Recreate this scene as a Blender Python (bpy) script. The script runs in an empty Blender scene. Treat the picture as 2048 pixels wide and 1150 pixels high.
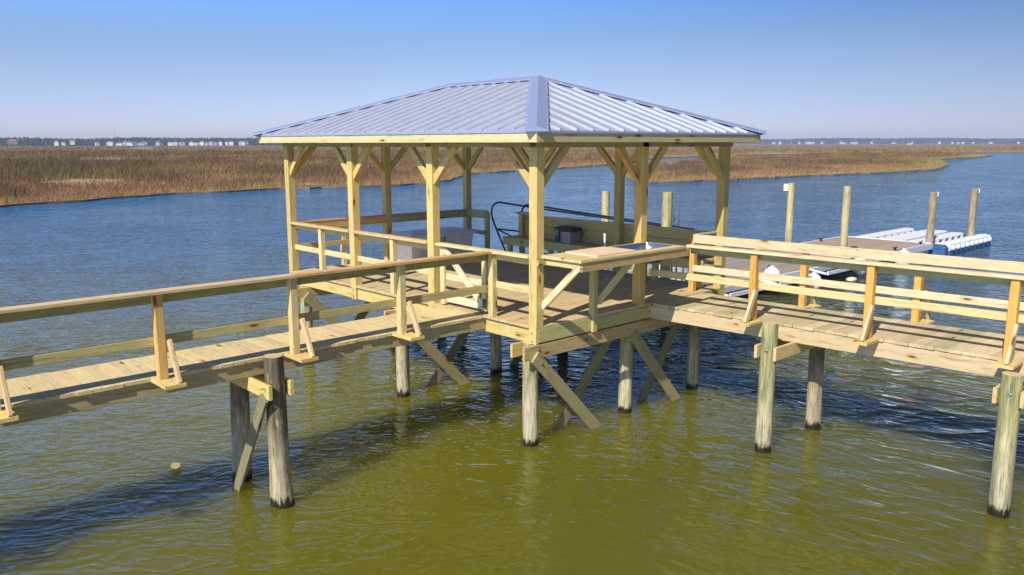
import bpy, math, random
import numpy as np
from mathutils import Vector, Matrix

random.seed(7)
rng = np.random.default_rng(7)
scene = bpy.context.scene
COL = scene.collection
V = Vector

# ------------------------------------------------------------------ naming
def tag(o, label=None, cat=None, group=None, kind=None):
    if label: o['label'] = label
    if cat: o['category'] = cat
    if group: o['group'] = group
    if kind: o['kind'] = kind
    return o

def thing(name, loc, label, cat, group=None):
    o = bpy.data.objects.new(name, None)
    COL.objects.link(o)
    o.location = loc
    o.empty_display_size = .2
    return tag(o, label, cat, group)

def place(o, parent):
    if parent is not None:
        o.parent = parent
        w = V((0, 0, 0)); q = parent
        while q is not None:
            w += q.location; q = q.parent
        o.location = -w
    return o

def copy_tree(o, parent=None):
    c = o.copy(); COL.objects.link(c); c.parent = parent
    for ch in [x for x in bpy.data.objects if x.parent == o]:
        copy_tree(ch, c)
    return c

# ------------------------------------------------------------------ node materials
def new_mat(name):
    m = bpy.data.materials.new(name); m.use_nodes = True
    nt = m.node_tree; nt.nodes.clear()
    return m, nt

class NT:
    def __init__(s, nt): s.nt = nt
    def n(s, t, **kw):
        nd = s.nt.nodes.new(t)
        for k, v in kw.items():
            if k == 'ins':
                for i, x in v.items(): s.put(nd, i, x)
            else: setattr(nd, k, v)
        return nd
    def put(s, nd, i, x):
        if isinstance(x, bpy.types.NodeSocket): s.nt.links.new(x, nd.inputs[i])
        else: nd.inputs[i].default_value = x
    def math(s, op, a, b=None, c=None, clamp=False):
        nd = s.n('ShaderNodeMath', operation=op, use_clamp=clamp)
        s.put(nd, 0, a)
        if b is not None: s.put(nd, 1, b)
        if c is not None: s.put(nd, 2, c)
        return nd.outputs[0]
    def ramp(s, fac, stops, interp='LINEAR'):
        nd = s.n('ShaderNodeValToRGB'); nd.color_ramp.interpolation = interp
        e = nd.color_ramp.elements
        while len(e) < len(stops): e.new(.5)
        for el, (p, c) in zip(e, stops):
            el.position = p
            el.color = (c, c, c, 1) if not hasattr(c, '__len__') else (*c, 1)
        s.put(nd, 0, fac)
        return nd.outputs[0]
    def mix(s, f, a, b, mode='MIX'):
        nd = s.n('ShaderNodeMix', data_type='RGBA', blend_type=mode)
        s.put(nd, 0, f)
        for i, x in ((6, a), (7, b)):
            if hasattr(x, '__len__') and not isinstance(x, bpy.types.NodeSocket) and len(x) == 3: x = (*x, 1)
            s.put(nd, i, x)
        return nd.outputs[2]
    def mapping(s, vec, scale=(1, 1, 1), rot=(0, 0, 0), loc=(0, 0, 0)):
        nd = s.n('ShaderNodeMapping')
        nd.inputs['Scale'].default_value = scale
        nd.inputs['Rotation'].default_value = rot
        nd.inputs['Location'].default_value = loc
        s.nt.links.new(vec, nd.inputs['Vector'])
        return nd.outputs[0]
    def noise(s, vec, scale, detail=3, rough=.55, dist=0., out=0):
        nd = s.n('ShaderNodeTexNoise')
        s.nt.links.new(vec, nd.inputs['Vector'])
        nd.inputs['Scale'].default_value = scale
        nd.inputs['Detail'].default_value = detail
        nd.inputs['Roughness'].default_value = rough
        nd.inputs['Distortion'].default_value = dist
        return nd.outputs[out]
    def vor(s, vec, scale, feature='F1', out='Distance', rnd=1.):
        nd = s.n('ShaderNodeTexVoronoi', feature=feature)
        s.nt.links.new(vec, nd.inputs['Vector'])
        nd.inputs['Scale'].default_value = scale
        nd.inputs['Randomness'].default_value = rnd
        return nd.outputs[out]
    def bsdf(s, **kw):
        nd = s.n('ShaderNodeBsdfPrincipled')
        for k, x in kw.items(): s.put(nd, k.replace('_', ' '), x)
        o = s.n('ShaderNodeOutputMaterial')
        s.nt.links.new(nd.outputs[0], o.inputs[0])
        return nd
    def bump(s, h, strength=.3, dist=.01, normal=None):
        nd = s.n('ShaderNodeBump')
        nd.inputs['Strength'].default_value = strength
        nd.inputs['Distance'].default_value = dist
        s.nt.links.new(h, nd.inputs['Height'])
        if normal is not None: s.nt.links.new(normal, nd.inputs['Normal'])
        return nd.outputs[0]

def c4(c): return (*c, 1.)

def mat_wood(name, grain_dark=.62, knots=True, grey=0.):
    m, nt = new_mat(name); N = NT(nt)
    gc = N.n('ShaderNodeAttribute', attribute_name='gc').outputs['Vector']
    ti = N.n('ShaderNodeAttribute', attribute_name='tint').outputs['Color']
    # long wavy growth rings
    warp = N.noise(N.mapping(gc, (.9, 4, 4)), 1.4, 2)
    v1 = N.mapping(gc, (.35, 9, 9))
    a = N.n('ShaderNodeVectorMath', operation='ADD')
    nt.links.new(v1, a.inputs[0])
    w3 = N.n('ShaderNodeVectorMath', operation='SCALE'); nt.links.new(warp, w3.inputs[0]); w3.inputs['Scale'].default_value = 1.6
    nt.links.new(w3.outputs[0], a.inputs[1])
    g = N.noise(a.outputs[0], 3.2, 4, .6)
    fine = N.noise(N.mapping(gc, (3, 60, 60)), 3, 2, .6)
    blot = N.noise(N.mapping(gc, (1.2, 3, 3)), 1.1, 3, .6)
    gr = N.ramp(g, [(.3, grain_dark), (.42, .86), (.5, 1.), (.56, .9), (.64, 1.04)])
    c = N.mix(1., ti, gr, 'MULTIPLY')
    c = N.mix(1., c, N.ramp(fine, [(.3, .86), (.6, 1.05)]), 'MULTIPLY')
    # greener / warmer patches of the preservative
    c = N.mix(N.ramp(blot, [(.45, 0.), (.75, .45)]), c, N.mix(1., c, (.80, .92, .72), 'MULTIPLY'))
    if knots:
        kv = N.mapping(gc, (2.3, 8., 8.))
        k = N.vor(kv, 1.)
        kr = N.vor(kv, 1., out='Color')
        sep = N.n('ShaderNodeSeparateColor'); nt.links.new(kr, sep.inputs[0])
        on = N.math('GREATER_THAN', sep.outputs[0], .62)
        core = N.math('MULTIPLY', N.ramp(k, [(.10, .9), (.17, .0)]), on)
        halo = N.math('MULTIPLY', N.ramp(k, [(.15, .6), (.38, .0)]), on)
        c = N.mix(halo, c, N.mix(1., c, (.85, .62, .38), 'MULTIPLY'))
        c = N.mix(core, c, (.09, .045, .018))
    if grey:
        c = N.mix(grey, c, N.mix(1., (.27, .235, .2), gr, 'MULTIPLY'))
    b = N.bsdf(Base_Color=c, Roughness=.72)
    b.inputs['Specular IOR Level'].default_value = .3
    nt.links.new(N.bump(N.math('ADD', g, N.math('MULTIPLY', fine, .5)), .35, .004), b.inputs['Normal'])
    return m

def mat_plain(name, col, rough=.5, metal=0., bump=0., bscale=60, var=.06, vscale=6, spec=.5):
    m, nt = new_mat(name); N = NT(nt)
    tc = N.n('ShaderNodeTexCoord').outputs['Object']
    n1 = N.noise(tc, vscale, 4, .6)
    c = N.mix(1., c4(col), N.ramp(n1, [(.3, 1 - var * 2), (.7, 1 + var)]), 'MULTIPLY')
    b = N.bsdf(Base_Color=c, Roughness=N.ramp(n1, [(.3, min(1, rough * 1.15)), (.7, rough * .9)]), Metallic=metal)
    b.inputs['Specular IOR Level'].default_value = spec
    if bump:
        nt.links.new(N.bump(N.noise(tc, bscale, 3), bump, .003), b.inputs['Normal'])
    return m

def mat_pile(name, top=(.40, .37, .19), low=(.56, .49, .33), wet=.13, green=.3):
    m, nt = new_mat(name); N = NT(nt)
    geo = N.n('ShaderNodeNewGeometry')
    P = geo.outputs['Position']
    sep = N.n('ShaderNodeSeparateXYZ'); nt.links.new(P, sep.inputs[0])
    z = sep.outputs[2]
    st = N.noise(N.mapping(P, (9, 9, .9)), 2.2, 5, .65, .4)
    cr = N.noise(N.mapping(P, (26, 26, 1.3)), 3, 4, .7)
    bl = N.noise(N.mapping(P, (2, 2, 1.1)), 2.1, 3, .6)
    zz = N.math('ADD', z, N.math('MULTIPLY', N.math('SUBTRACT', bl, .5), .9))
    c = N.mix(N.ramp(zz, [(.55, 0.), (1.05, 1.)]), c4(low), c4(top))
    c = N.mix(N.ramp(bl, [(.4, 0.), (.72, green)]), c, (.20, .25, .13))
    c = N.mix(N.ramp(N.noise(N.mapping(P, (7, 7, 2.2)), 2.6, 4, .7), [(.56, 0.), (.66, .6)]), c, (.60, .42, .26))
    c = N.mix(1., c, N.ramp(st, [(.28, .36), (.5, .95), (.72, 1.25)]), 'MULTIPLY')
    c = N.mix(1., c, N.ramp(cr, [(.32, .40), (.5, 1.), (.75, 1.2)]), 'MULTIPLY')
    wz = N.math('ADD', z, N.math('MULTIPLY', N.math('SUBTRACT', N.noise(N.mapping(P, (9, 9, 2)), 2.6, 4, .7), .5), .34))
    c = N.mix(N.ramp(wz, [(wet * .55, 1.), (wet, 0.)]), c, (.022, .02, .012))
    b = N.bsdf(Base_Color=c, Roughness=N.ramp(wz, [(wet * .5, .35), (wet, .8)]))
    b.inputs['Specular IOR Level'].default_value = .3
    nt.links.new(N.bump(N.math('ADD', cr, st), .6, .012), b.inputs['Normal'])
    return m

WOOD = mat_wood('pressure_treated_pine')
DECK = mat_wood('deck_pine', .7, True)
GREYDECK = mat_wood('weathered_deck_wood', .7, False, .35)
PILE = mat_pile('pile_wood')
PILE_G = mat_pile('green_pile_wood', (.42, .40, .18), (.54, .48, .30), .12, .38)
PILE_D = mat_pile('shaded_pile_wood', (.17, .14, .085), (.48, .40, .26), .12, .2)  # brown pile wood; top colour darkened to stand for shade
PILE_Y = mat_pile('dock_pile_wood', (.60, .52, .28), (.46, .38, .22), .3, .15)

PILE_B = mat_pile('brown_pile_wood', (.36, .29, .18), (.38, .32, .22), .25, .1)

def mat_roof():
    m, nt = new_mat('galvanised_roof_metal'); N = NT(nt)
    tc = N.n('ShaderNodeTexCoord').outputs['Object']
    sp = N.vor(tc, 55, out='Color')
    s = N.n('ShaderNodeSeparateColor'); nt.links.new(sp, s.inputs[0])
    n1 = N.noise(N.mapping(tc, (1, 1, 1)), 2.2, 4)
    c = N.mix(1., (.54, .57, .67), N.ramp(s.outputs[0], [(0, .93), (1, 1.04)]), 'MULTIPLY')
    c = N.mix(1., c, N.ramp(n1, [(.3, .92), (.7, 1.05)]), 'MULTIPLY')
    b = N.bsdf(Base_Color=c, Metallic=.35, Roughness=.42)
    return m
ROOF = mat_roof()
FLASH = mat_plain('flashing_metal', (.44, .50, .70), .38, .45, .0, 8, .03)
STEEL = mat_plain('stainless_steel', (.55, .55, .58), .3, 1., .0, 20, .03)
DARKTUBE = mat_plain('dark_metal_tube', (.06, .075, .12), .35, .6)
WHITEM = mat_plain('white_painted_metal', (.78, .78, .8), .4)
WHITEP = mat_plain('white_plastic', (.80, .80, .82), .45, 0, .1, 30)
CHEST = mat_plain('lavender_white_plastic', (.86, .82, .84), .5, 0, .15, 40)
CHESTLID = mat_plain('chest_lid_plastic', (.84, .83, .88), .4, 0, .15, 40)
BLACK = mat_plain('black_rubber', (.02, .02, .025), .6, 0, .2, 40)
GREYPL = mat_plain('grey_plastic', (.34, .30, .29), .5, 0, .2, 60)
DGREY = mat_plain('dark_grey_plastic', (.045, .045, .06), .45)
SLATE = mat_plain('slate_float_panel', (.035, .042, .065), .8, 0, 0, 10, .1, 6, .15)
BLUEPL = mat_plain('blue_plastic', (.04, .11, .30), .6, 0, .1, 20, .15)
REDPL = mat_plain('red_orange_plastic', (.75, .1, .05), .45)
YELPL = mat_plain('pale_yellow_plastic', (.75, .7, .5), .5)
LIME = mat_plain('lime_lure_plastic', (.15, .9, .1), .4)
BOLT = mat_plain('zinc_bolt', (.7, .7, .72), .3, 1.)

def mat_cut():
    m, nt = new_mat('pink_board_wood'); N = NT(nt)
    tc = N.n('ShaderNodeTexCoord').outputs['Object']
    g = N.noise(N.mapping(tc, (1.5, 22, 8)), 2.2, 4, .6)
    c = N.mix(1., (.80, .58, .40), N.ramp(g, [(.3, .84), (.7, 1.06)]), 'MULTIPLY')
    N.bsdf(Base_Color=c, Roughness=.7)
    return m
CUT = mat_cut()

# tints (base colours of the lumber)
YEL = (.70, .52, .20); PALE = (.74, .59, .28); GRN = (.54, .49, .20); ORG = (.74, .40, .10)
PNK = (.68, .46, .22); DCK = (.64, .475, .25); RED = (.60, .33, .14); OLV = (.40, .35, .15)

# ------------------------------------------------------------------ mesh builder
class MB:
    def __init__(s):
        s.v = []; s.f = []; s.gc = []; s.ti = []; s.sm = []; s.mi = []
    def add(s, verts, faces, gcs=None, tint=(.5, .5, .5), smooth=False, mi=0):
        o = len(s.v)
        s.v += [tuple(p) for p in verts]
        s.f += [tuple(i + o for i in f) for f in faces]
        s.gc += [tuple(g) for g in (gcs if gcs is not None else verts)]
        s.ti += [(*tint, 1.)] * len(verts)
        s.sm += [smooth] * len(faces); s.mi += [mi] * len(faces)
        return s
    def board(s, p0, p1, w, t, up=(0, 0, 1), tint=YEL, ch=.004, var=.07, mi=0):
        """timber from p0 to p1; w is across, t along 'up'"""
        p0 = V(p0); p1 = V(p1); l = (p1 - p0); L = l.length; l.normalize()
        up = V(up); up = (up - l * up.dot(l)).normalized(); sd = l.cross(up)
        k = 1 + random.uniform(-var, var)
        tn = tuple(min(.9, c * k * (1 + random.uniform(-.03, .03))) for c in tint)
        off = V((random.uniform(0, 40), random.uniform(0, 40), random.uniform(0, 40)))
        a, b = w / 2, t / 2; c = min(ch, a * .5, b * .5)
        sec = [(-a + c, -b), (a - c, -b), (a, -b + c), (a, b - c), (a - c, b), (-a + c, b), (-a, b - c), (-a, -b + c)]
        vs, gs = [], []
        for e, P in ((0, p0), (L, p1)):
            for (x, y) in sec:
                vs.append(P + sd * x + up * y)
                gs.append((e + off.x, x + off.y, y + off.z))
        fs = [tuple(range(7, -1, -1)), tuple(range(8, 16))]
        for i in range(8):
            j = (i + 1) % 8
            fs.append((i, j, j + 8, i + 8))
        return s.add(vs, fs, gs, tn, False, mi)
    def box(s, lo, hi, tint=YEL, ch=.004, axis=None, var=.07, mi=0):
        lo = V(lo); hi = V(hi); d = hi - lo; c = (lo + hi) / 2
        ax = axis if axis is not None else max(range(3), key=lambda i: d[i])
        p0 = c.copy(); p1 = c.copy(); p0[ax] = lo[ax]; p1[ax] = hi[ax]
        if ax == 2: return s.board(p0, p1, d.y, d.x, (1, 0, 0), tint, ch, var, mi)
        return s.board(p0, p1, d.x if ax == 1 else d.y, d.z, (0, 0, 1), tint, ch, var, mi)
    def tube(s, pts, r, n=8, tint=(.5, .5, .5), mi=0, caps=True, radii=None):
        pts = [V(p) for p in pts]; vs = []; fs = []
        prev = None
        for i, p in enumerate(pts):
            d = (pts[min(i + 1, len(pts) - 1)] - pts[max(i - 1, 0)]).normalized()
            if prev is None:
                ref = V((0, 0, 1)) if abs(d.z) < .9 else V((1, 0, 0))
                u = ref.cross(d).normalized()
            else:
                u = (prev - d * prev.dot(d)).normalized()
            prev = u; w = d.cross(u)
            rr = radii[i] if radii else r
            for k in range(n):
                a = 2 * math.pi * k / n
                vs.append(p + (u * math.cos(a) + w * math.sin(a)) * rr)
        for i in range(len(pts) - 1):
            for k in range(n):
                k2 = (k + 1) % n
                fs.append((i * n + k, i * n + k2, (i + 1) * n + k2, (i + 1) * n + k))
        s.add(vs, fs, None, tint, True, mi)
        if caps:
            s.add(vs[:n], [tuple(range(n - 1, -1, -1))], None, tint, False, mi)
            s.add(vs[-n:], [tuple(range(n))], None, tint, False, mi)
        return s
    def ball(s, c, r, n=10, m=6, sc=(1, 1, 1), tint=(.5, .5, .5), mi=0, jit=0.):
        vs = []; fs = []
        for i in range(m + 1):
            th = math.pi * i / m
            for k in range(n):
                a = 2 * math.pi * k / n
                q = 1 + random.uniform(-jit, jit)
                vs.append((c[0] + r * sc[0] * math.sin(th) * math.cos(a) * q, c[1] + r * sc[1] * math.sin(th) * math.sin(a) * q, c[2] + r * sc[2] * math.cos(th) * q))
        for i in range(m):
            for k in range(n):
                k2 = (k + 1) % n
                fs.append((i * n + k, (i + 1) * n + k, (i + 1) * n + k2, i * n + k2))
        return s.add(vs, fs, None, tint, True, mi)
    def build(s, name, mats, parent=None):
        me = bpy.data.meshes.new(name)
        me.from_pydata(s.v, [], s.f)
        for m in (mats if isinstance(mats, (list, tuple)) else [mats]): me.materials.append(m)
        a = me.attributes.new('gc', 'FLOAT_VECTOR', 'POINT'); a.data.foreach_set('vector', np.array(s.gc, 'f').ravel())
        a = me.attributes.new('tint', 'FLOAT_COLOR', 'POINT'); a.data.foreach_set('color', np.array(s.ti, 'f').ravel())
        me.polygons.foreach_set('use_smooth', s.sm)
        me.polygons.foreach_set('material_index', s.mi)
        me.update()
        o = bpy.data.objects.new(name, me); COL.objects.link(o)
        return place(o, parent)

def part(name, mats, parent, fn):
    b = MB(); fn(b); return b.build(name, mats, parent)

def sub_empty(name, parent):
    o = bpy.data.objects.new(name, None); COL.objects.link(o); o.empty_display_size = .1
    return place(o, parent)

def pile_mesh(name, x, y, zt, r, mat, parent, zb=-1.2, lean=(0, 0), rb=None, bulge=None, topmat=None):
    """slightly crooked round timber pile with a sawn top"""
    n = 20; rb = rb or r * 1.06; vs = []; fs = []; rings = 22
    ph = random.uniform(0, 6)
    for i in range(rings):
        t = i / (rings - 1); z = zt + (zb - zt) * t
        rr = r + (rb - r) * t
        cx = x + lean[0] * (zt - z) + .006 * math.sin(z * 2.3 + ph); cy = y + lean[1] * (zt - z) + .006 * math.cos(z * 1.9 + ph)
        for k in range(n):
            a = 2 * math.pi * k / n
            q = rr * (1 + .035 * math.sin(3 * a + ph + z * .8) + .02 * math.sin(5 * a + ph * 2 + z * 2.1) + random.uniform(-.008, .008))
            if bulge and z < .45: q *= 1 + bulge * max(0, math.cos(a + .9)) * (.45 - z)
            vs.append((cx + q * math.cos(a), cy + q * math.sin(a), z))
    for i in range(rings - 1):
        for k in range(n):
            k2 = (k + 1) % n
            fs.append((i * n + k, (i + 1) * n + k, (i + 1) * n + k2, i * n + k2))
    b = MB(); b.add(vs, fs, None, PNK, True)
    b.add(vs[:n], [tuple(range(n))], [(p[0] * .2, p[1], p[2]) for p in vs[:n]], (.62, .48, .27), False, 1)
    return b.build(name, [mat, topmat or WOOD], parent)

# ------------------------------------------------------------------ camera (recovered from the photo)
CAM = V((-7.13928, -7.24630, 3.94166)); YAW, PITCH, ROLL, FPX = .823045, .175239, -.001075, 1628.27
fw = V((math.cos(YAW) * math.cos(PITCH), math.sin(YAW) * math.cos(PITCH), -math.sin(PITCH)))
rt = V((math.sin(YAW), -math.cos(YAW), 0)); upv = rt.cross(fw)
r2 = rt * math.cos(ROLL) + upv * math.sin(ROLL); u2 = -rt * math.sin(ROLL) + upv * math.cos(ROLL)
cam = bpy.data.cameras.new('camera'); cam_o = bpy.data.objects.new('camera', cam); COL.objects.link(cam_o)
cam_o.matrix_world = Matrix(((r2.x, u2.x, -fw.x, CAM.x), (r2.y, u2.y, -fw.y, CAM.y), (r2.z, u2.z, -fw.z, CAM.z), (0, 0, 0, 1)))
cam.sensor_width = 36; cam.lens = FPX / 2048 * 36; cam.clip_start = .1; cam.clip_end = 40000
scene.camera = cam_o

def gp(x, y, z=0.):
    """a measured direction of the photo brought down to height z"""
    d = fw * FPX + r2 * (x - 1024) + u2 * (575 - y)
    t = (z - CAM.z) / d.z
    return CAM + d * t

# ------------------------------------------------------------------ pavilion
D = 1.624; SX = 2.0945; SY = 2.136; S = .14
XM = 2 * SX; YM = 3 * SY
pav = thing('pavilion', (2.2, 3.3, 0), 'open timber pavilion on piles with a silver ribbed metal hip roof and yellow pine posts', 'pavilion')

def decking(b):
    n = int((YM + S + .02) / .142); y0 = -.0; wd = .1385
    for i in range(n):
        y = y0 + i * (YM + S) / n
        x = .004
        cuts = [x] + sorted([random.choice((1.2, 2.05, 2.9, 3.3))] if i % 2 else [random.choice((.9, 1.7, 2.5))]) + [XM + S + .0]
        for a, c in zip(cuts[:-1], cuts[1:]):
            b.board((a + .002, y + wd / 2, D - .019), (c - .002, y + wd / 2, D - .019), wd, .036, (0, 0, 1), DCK, .0025, .10)
part('decking', DECK, pav, decking)

def rims(b):
    z0, z1 = D - .24, D - .045
    b.box((.047, .045, z0), (.085, YM + S, z1), YEL)
    b.box((.05, -.003, z0 + .02), (SX + .2, .038, z1 + .004), GRN)
    b.box((SX + .2, .0, z0 + .02), (XM + S, .038, z1 + .004), YEL)
    b.box((.085, YM + S - .04, z0), (XM + .1, YM + S, z1), YEL)
    b.box((XM + .05, .04, z0), (XM + .09, YM + .1, z1), YEL)
    for k in range(1, 9):
        x = .085 + k * (XM - .1) / 9
        b.box((x - .019, .04, z0), (x + .019, YM + S - .045, z1), OLV)
part('rim_joists', WOOD, pav, rims)

ZB = 3.889
postspec = []
for i in range(4): postspec.append((0, i * SY))
for i in range(4): postspec.append((XM, i * SY))
postspec += [(SX, 0), (SX, YM)]
for (x, y) in postspec:
    def pf(b, x=x, y=y):
        down = (x == 0 or x == XM or y == YM)
        zb = D
        if x == SX and y == 0: zb = D
        tint = ((.72, .53, .20) if x == 0 else (.64, .46, .15)) if y < YM else (.60, .44, .17)
        if x == XM: tint = (.56, .43, .16)
        b.box((x, y, zb), (x + S, y + S, ZB + .1), tint, .008, 2, .03)
        if x == 0:   # notched tail bolted outside the rim joist
            b.box((x, y + .002, D - .235), (x + .045, y + S - .002, D + .0), tint, .005, 2, .03)
        if x == XM:
            b.box((x + .095, y + .002, D - .235), (x + S, y + S - .002, D + .0), tint, .005, 2, .03)
    part('post', WOOD, pav, pf)

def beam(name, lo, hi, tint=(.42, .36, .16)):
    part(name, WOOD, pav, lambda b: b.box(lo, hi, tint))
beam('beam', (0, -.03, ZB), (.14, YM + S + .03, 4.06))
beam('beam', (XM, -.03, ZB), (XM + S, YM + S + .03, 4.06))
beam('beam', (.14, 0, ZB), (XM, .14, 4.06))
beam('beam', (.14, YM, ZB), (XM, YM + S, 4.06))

def knee(px, py, dx, dy, tint=None):
    """45 degree brace from a post to the beam; px,py centre of the post face"""
    tint = tint or random.choice([(.62, .47, .18), (.66, .48, .17), (.56, .46, .19)])
    l = .46
    p0 = V((px, py, ZB - l)); p1 = V((px + dx * l, py + dy * l, ZB + .02))
    d = (p1 - p0).normalized()
    part('knee_brace', WOOD, pav, lambda b: b.board(p0 - d * .04 + V((-dx, -dy, 0)) * .0, p1, .07, .1, V((-dx, -dy, 1)), tint))
h = S / 2
for i in range(4):
    for X in (0, XM):
        if i < 3: knee(X + (h if X else h - .0), i * SY + S, 0, 1)
        if i > 0: knee(X + h, i * SY, 0, -1)
for Y in (0, YM):
    for X in (0, SX, XM):
        if X < XM: knee(X + S, Y + h, 1, 0, ORG if (X, Y) == (0, YM) else None)
        if X > 0: knee(X, Y + h, -1, 0, (.62, .36, .13) if (X, Y) == (SX, 0) else None)

# roof ---------------------------------------------------------------
E = .32; ZE = 4.095; ZR = 4.945
x0, x1, y0, y1 = -E, XM + S + E, -E, YM + S + E
xc = (x0 + x1) / 2; run = xc - x0
ra, rb_ = y0 + run, y1 - run
def roof_planes(b):
    A, B, Cc, Dd = V((x0, y0, ZE)), V((x1, y0, ZE)), V((x1, y1, ZE)), V((x0, y1, ZE))
    R0, R1 = V((xc, ra, ZR)), V((xc, rb_, ZR))
    t = .03
    for poly in ((A, R0, R1, Dd), (A, B, R0), (B, Cc, R1, R0), (Cc, Dd, R1)):
        n = (poly[1] - poly[0]).cross(poly[2] - poly[0]).normalized()
        if n.z < 0: poly = tuple(reversed(poly))
        m = len(poly); n = V((0, 0, 1))
        vs = list(poly) + [p - n * t for p in poly]
        b.add(vs, [tuple(range(m)), tuple(range(2 * m - 1, m - 1, -1))] + [(i, i + m, (i + 1) % m + m, (i + 1) % m) for i in range(m)])
    slope = (ZR - ZE) / run
    def rib(px, py, dx, dy, ln):
        sz = .028
        p0 = V((px, py, ZE)) - V((dx, dy, slope)) * .012; p1 = p0 + V((dx, dy, slope)) * ln
        sx, sy = -dy, dx
        wd = .019
        s3 = V((sx, sy, 0)); nn = V((0, 0, 1))
        q = [p0 - s3 * wd, p0 - s3 * .012 + nn * sz, p0 + s3 * .012 + nn * sz, p0 + s3 * wd]
        w = [v + (p1 - p0) for v in q]
        b.add(q + w, [(0, 1, 5, 4), (1, 2, 6, 5), (2, 3, 7, 6), (3, 2, 1, 0), (4, 5, 6, 7)])
    sp = .2985
    y = y0 + .1
    while y < y1 - .05:
        ln = min(run, y - y0, y1 - y); 
        if ln > .12:
            rib(x0, y, 1, 0, ln - .05); rib(x1, y, -1, 0, ln - .05)
        y += sp
    x = x0 + .1
    while x < x1 - .05:
        ln = min(run, x - x0, x1 - x)
        if ln > .12:
            rib(x, y0, 0, 1, ln - .05); rib(x, y1, 0, -1, ln - .05)
        x += sp
roof = part('roof', ROOF, pav, roof_planes)

def cap_strip(P, Q, na, nb, w=.15, lift=.036, side_drop=.012):
    """bent flashing along P-Q, folded down over the two roof planes"""
    P = V(P); Q = V(Q); d = (Q - P).normalized()
    def f(b):
        u = V((0, 0, lift))
        va = (na - d * na.dot(d)).normalized(); vb = (nb - d * nb.dot(d)).normalized()
        vs = []
        for X in (P, Q):
            vs += [X + u + va * w, X + u + V((0, 0, .012)), X + u + vb * w, X + u + vb * w - V((0, 0, side_drop)), X + u + va * w - V((0, 0, side_drop))]
        b.add(vs, [(0, 1, 6, 5), (1, 2, 7, 6), (2, 3, 8, 7), (0, 5, 9, 4), (4, 3, 2, 1, 0), (5, 6, 7, 8, 9)])
        L = (Q - P).length; k = int(L / .24)
        for i in range(k):
            for vv in (va, vb):
                c = P + d * (i + .5) * L / k + u + vv * (w - .018) + V((0, 0, .004))
                b.ball(c, .009, 6, 4, (1, 1, .7), mi=1)
    return f
sl = (ZR - ZE) / run
DX = V((-1, 0, -sl)); DX2 = V((1, 0, -sl)); DY = V((0, -1, -sl)); DY2 = V((0, 1, -sl))
for P, Q, a, b_ in (((x0 - .02, y0 - .02, ZE - .004), (xc, ra, ZR), DX, DY), ((x1 + .05, y0 - .05, ZE - .01), (xc, ra, ZR), DX2, DY),
                    ((x0 - .05, y1 + .05, ZE - .01), (xc, rb_, ZR), DX, DY2), ((x1 + .05, y1 + .05, ZE - .01), (xc, rb_, ZR), DX2, DY2)):
    part('hip_cap', [FLASH, BOLT], roof, cap_strip(P, Q, a, b_))
part('ridge_cap', [FLASH, BOLT], roof, cap_strip((xc, ra - .05, ZR), (xc, rb_ + .05, ZR), DX, DX2))
def drip(b):
    z0, z1 = 4.064, 4.094; t = .012
    b.box((x0 - t, y0 - t, z0), (x0, y1 + t, z1), ch=.002); b.box((x1, y0 - t, z0), (x1 + t, y1 + t, z1), ch=.002)
    b.box((x0, y0 - t, z0), (x1, y0, z1), ch=.002); b.box((x0, y1, z0), (x1, y1 + t, z1), ch=.002)
part('drip_edge', FLASH, roof, drip)
for lo, hi, tn in (((x0, y0, 3.952), (x0 + .038, y1, 4.064), (.74, .58, .32)), ((x1 - .038, y0, 3.952), (x1, y1, 4.064), YEL),
               ((x0 + .038, y0 + .001, 3.955), (x1 - .038, y0 + .038, 4.064), (.52, .46, .25)), ((x0 + .038, y1 - .038, 3.955), (x1 - .038, y1, 4.064), YEL)):
    part('fascia_board', WOOD, pav, lambda b: b.box(lo, hi, tn, .003))
def soffit(b):
    for k in range(24):
        y = y0 + .2 + k * (y1 - y0 - .4) / 23
        ln = min(run, y - y0, y1 - y)
        for s_ in (1, -1):
            xs = x0 + .04 if s_ > 0 else x1 - .04
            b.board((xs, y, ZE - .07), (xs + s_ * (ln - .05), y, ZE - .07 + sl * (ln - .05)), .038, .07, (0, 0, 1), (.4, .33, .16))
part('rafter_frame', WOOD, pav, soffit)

# piles, split beams and X bracing ------------------------------------
ROWS = (.15, 3.05, 6.05)
PX = (.05, 2.02, 3.72)
for iy, Y in enumerate(ROWS):
    for ix, X in enumerate(PX):
        mt = PILE if (ix, iy) in ((0, 0), (0, 1)) else PILE_D if ix else PILE_G
        if (ix, iy) == (1, 0): mt = PILE_G
        pile_mesh('piling', X, Y, D - .23, .103 if ix == 0 else .098, mt, pav)
    for dy in (-.13, .13):
        x_s = -.2 if dy < 0 else -.17
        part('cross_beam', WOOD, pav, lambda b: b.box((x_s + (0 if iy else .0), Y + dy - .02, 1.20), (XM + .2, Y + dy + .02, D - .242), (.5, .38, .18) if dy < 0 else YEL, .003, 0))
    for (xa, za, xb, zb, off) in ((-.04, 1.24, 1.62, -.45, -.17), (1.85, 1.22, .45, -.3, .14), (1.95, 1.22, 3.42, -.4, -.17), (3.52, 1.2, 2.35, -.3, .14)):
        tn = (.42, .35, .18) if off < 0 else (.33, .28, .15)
        part('cross_brace', WOOD, pav, lambda b: b.board((xa, Y + off, za), (xb, Y + off, zb), .04, .165, (0, 0, 1), tn))

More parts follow.
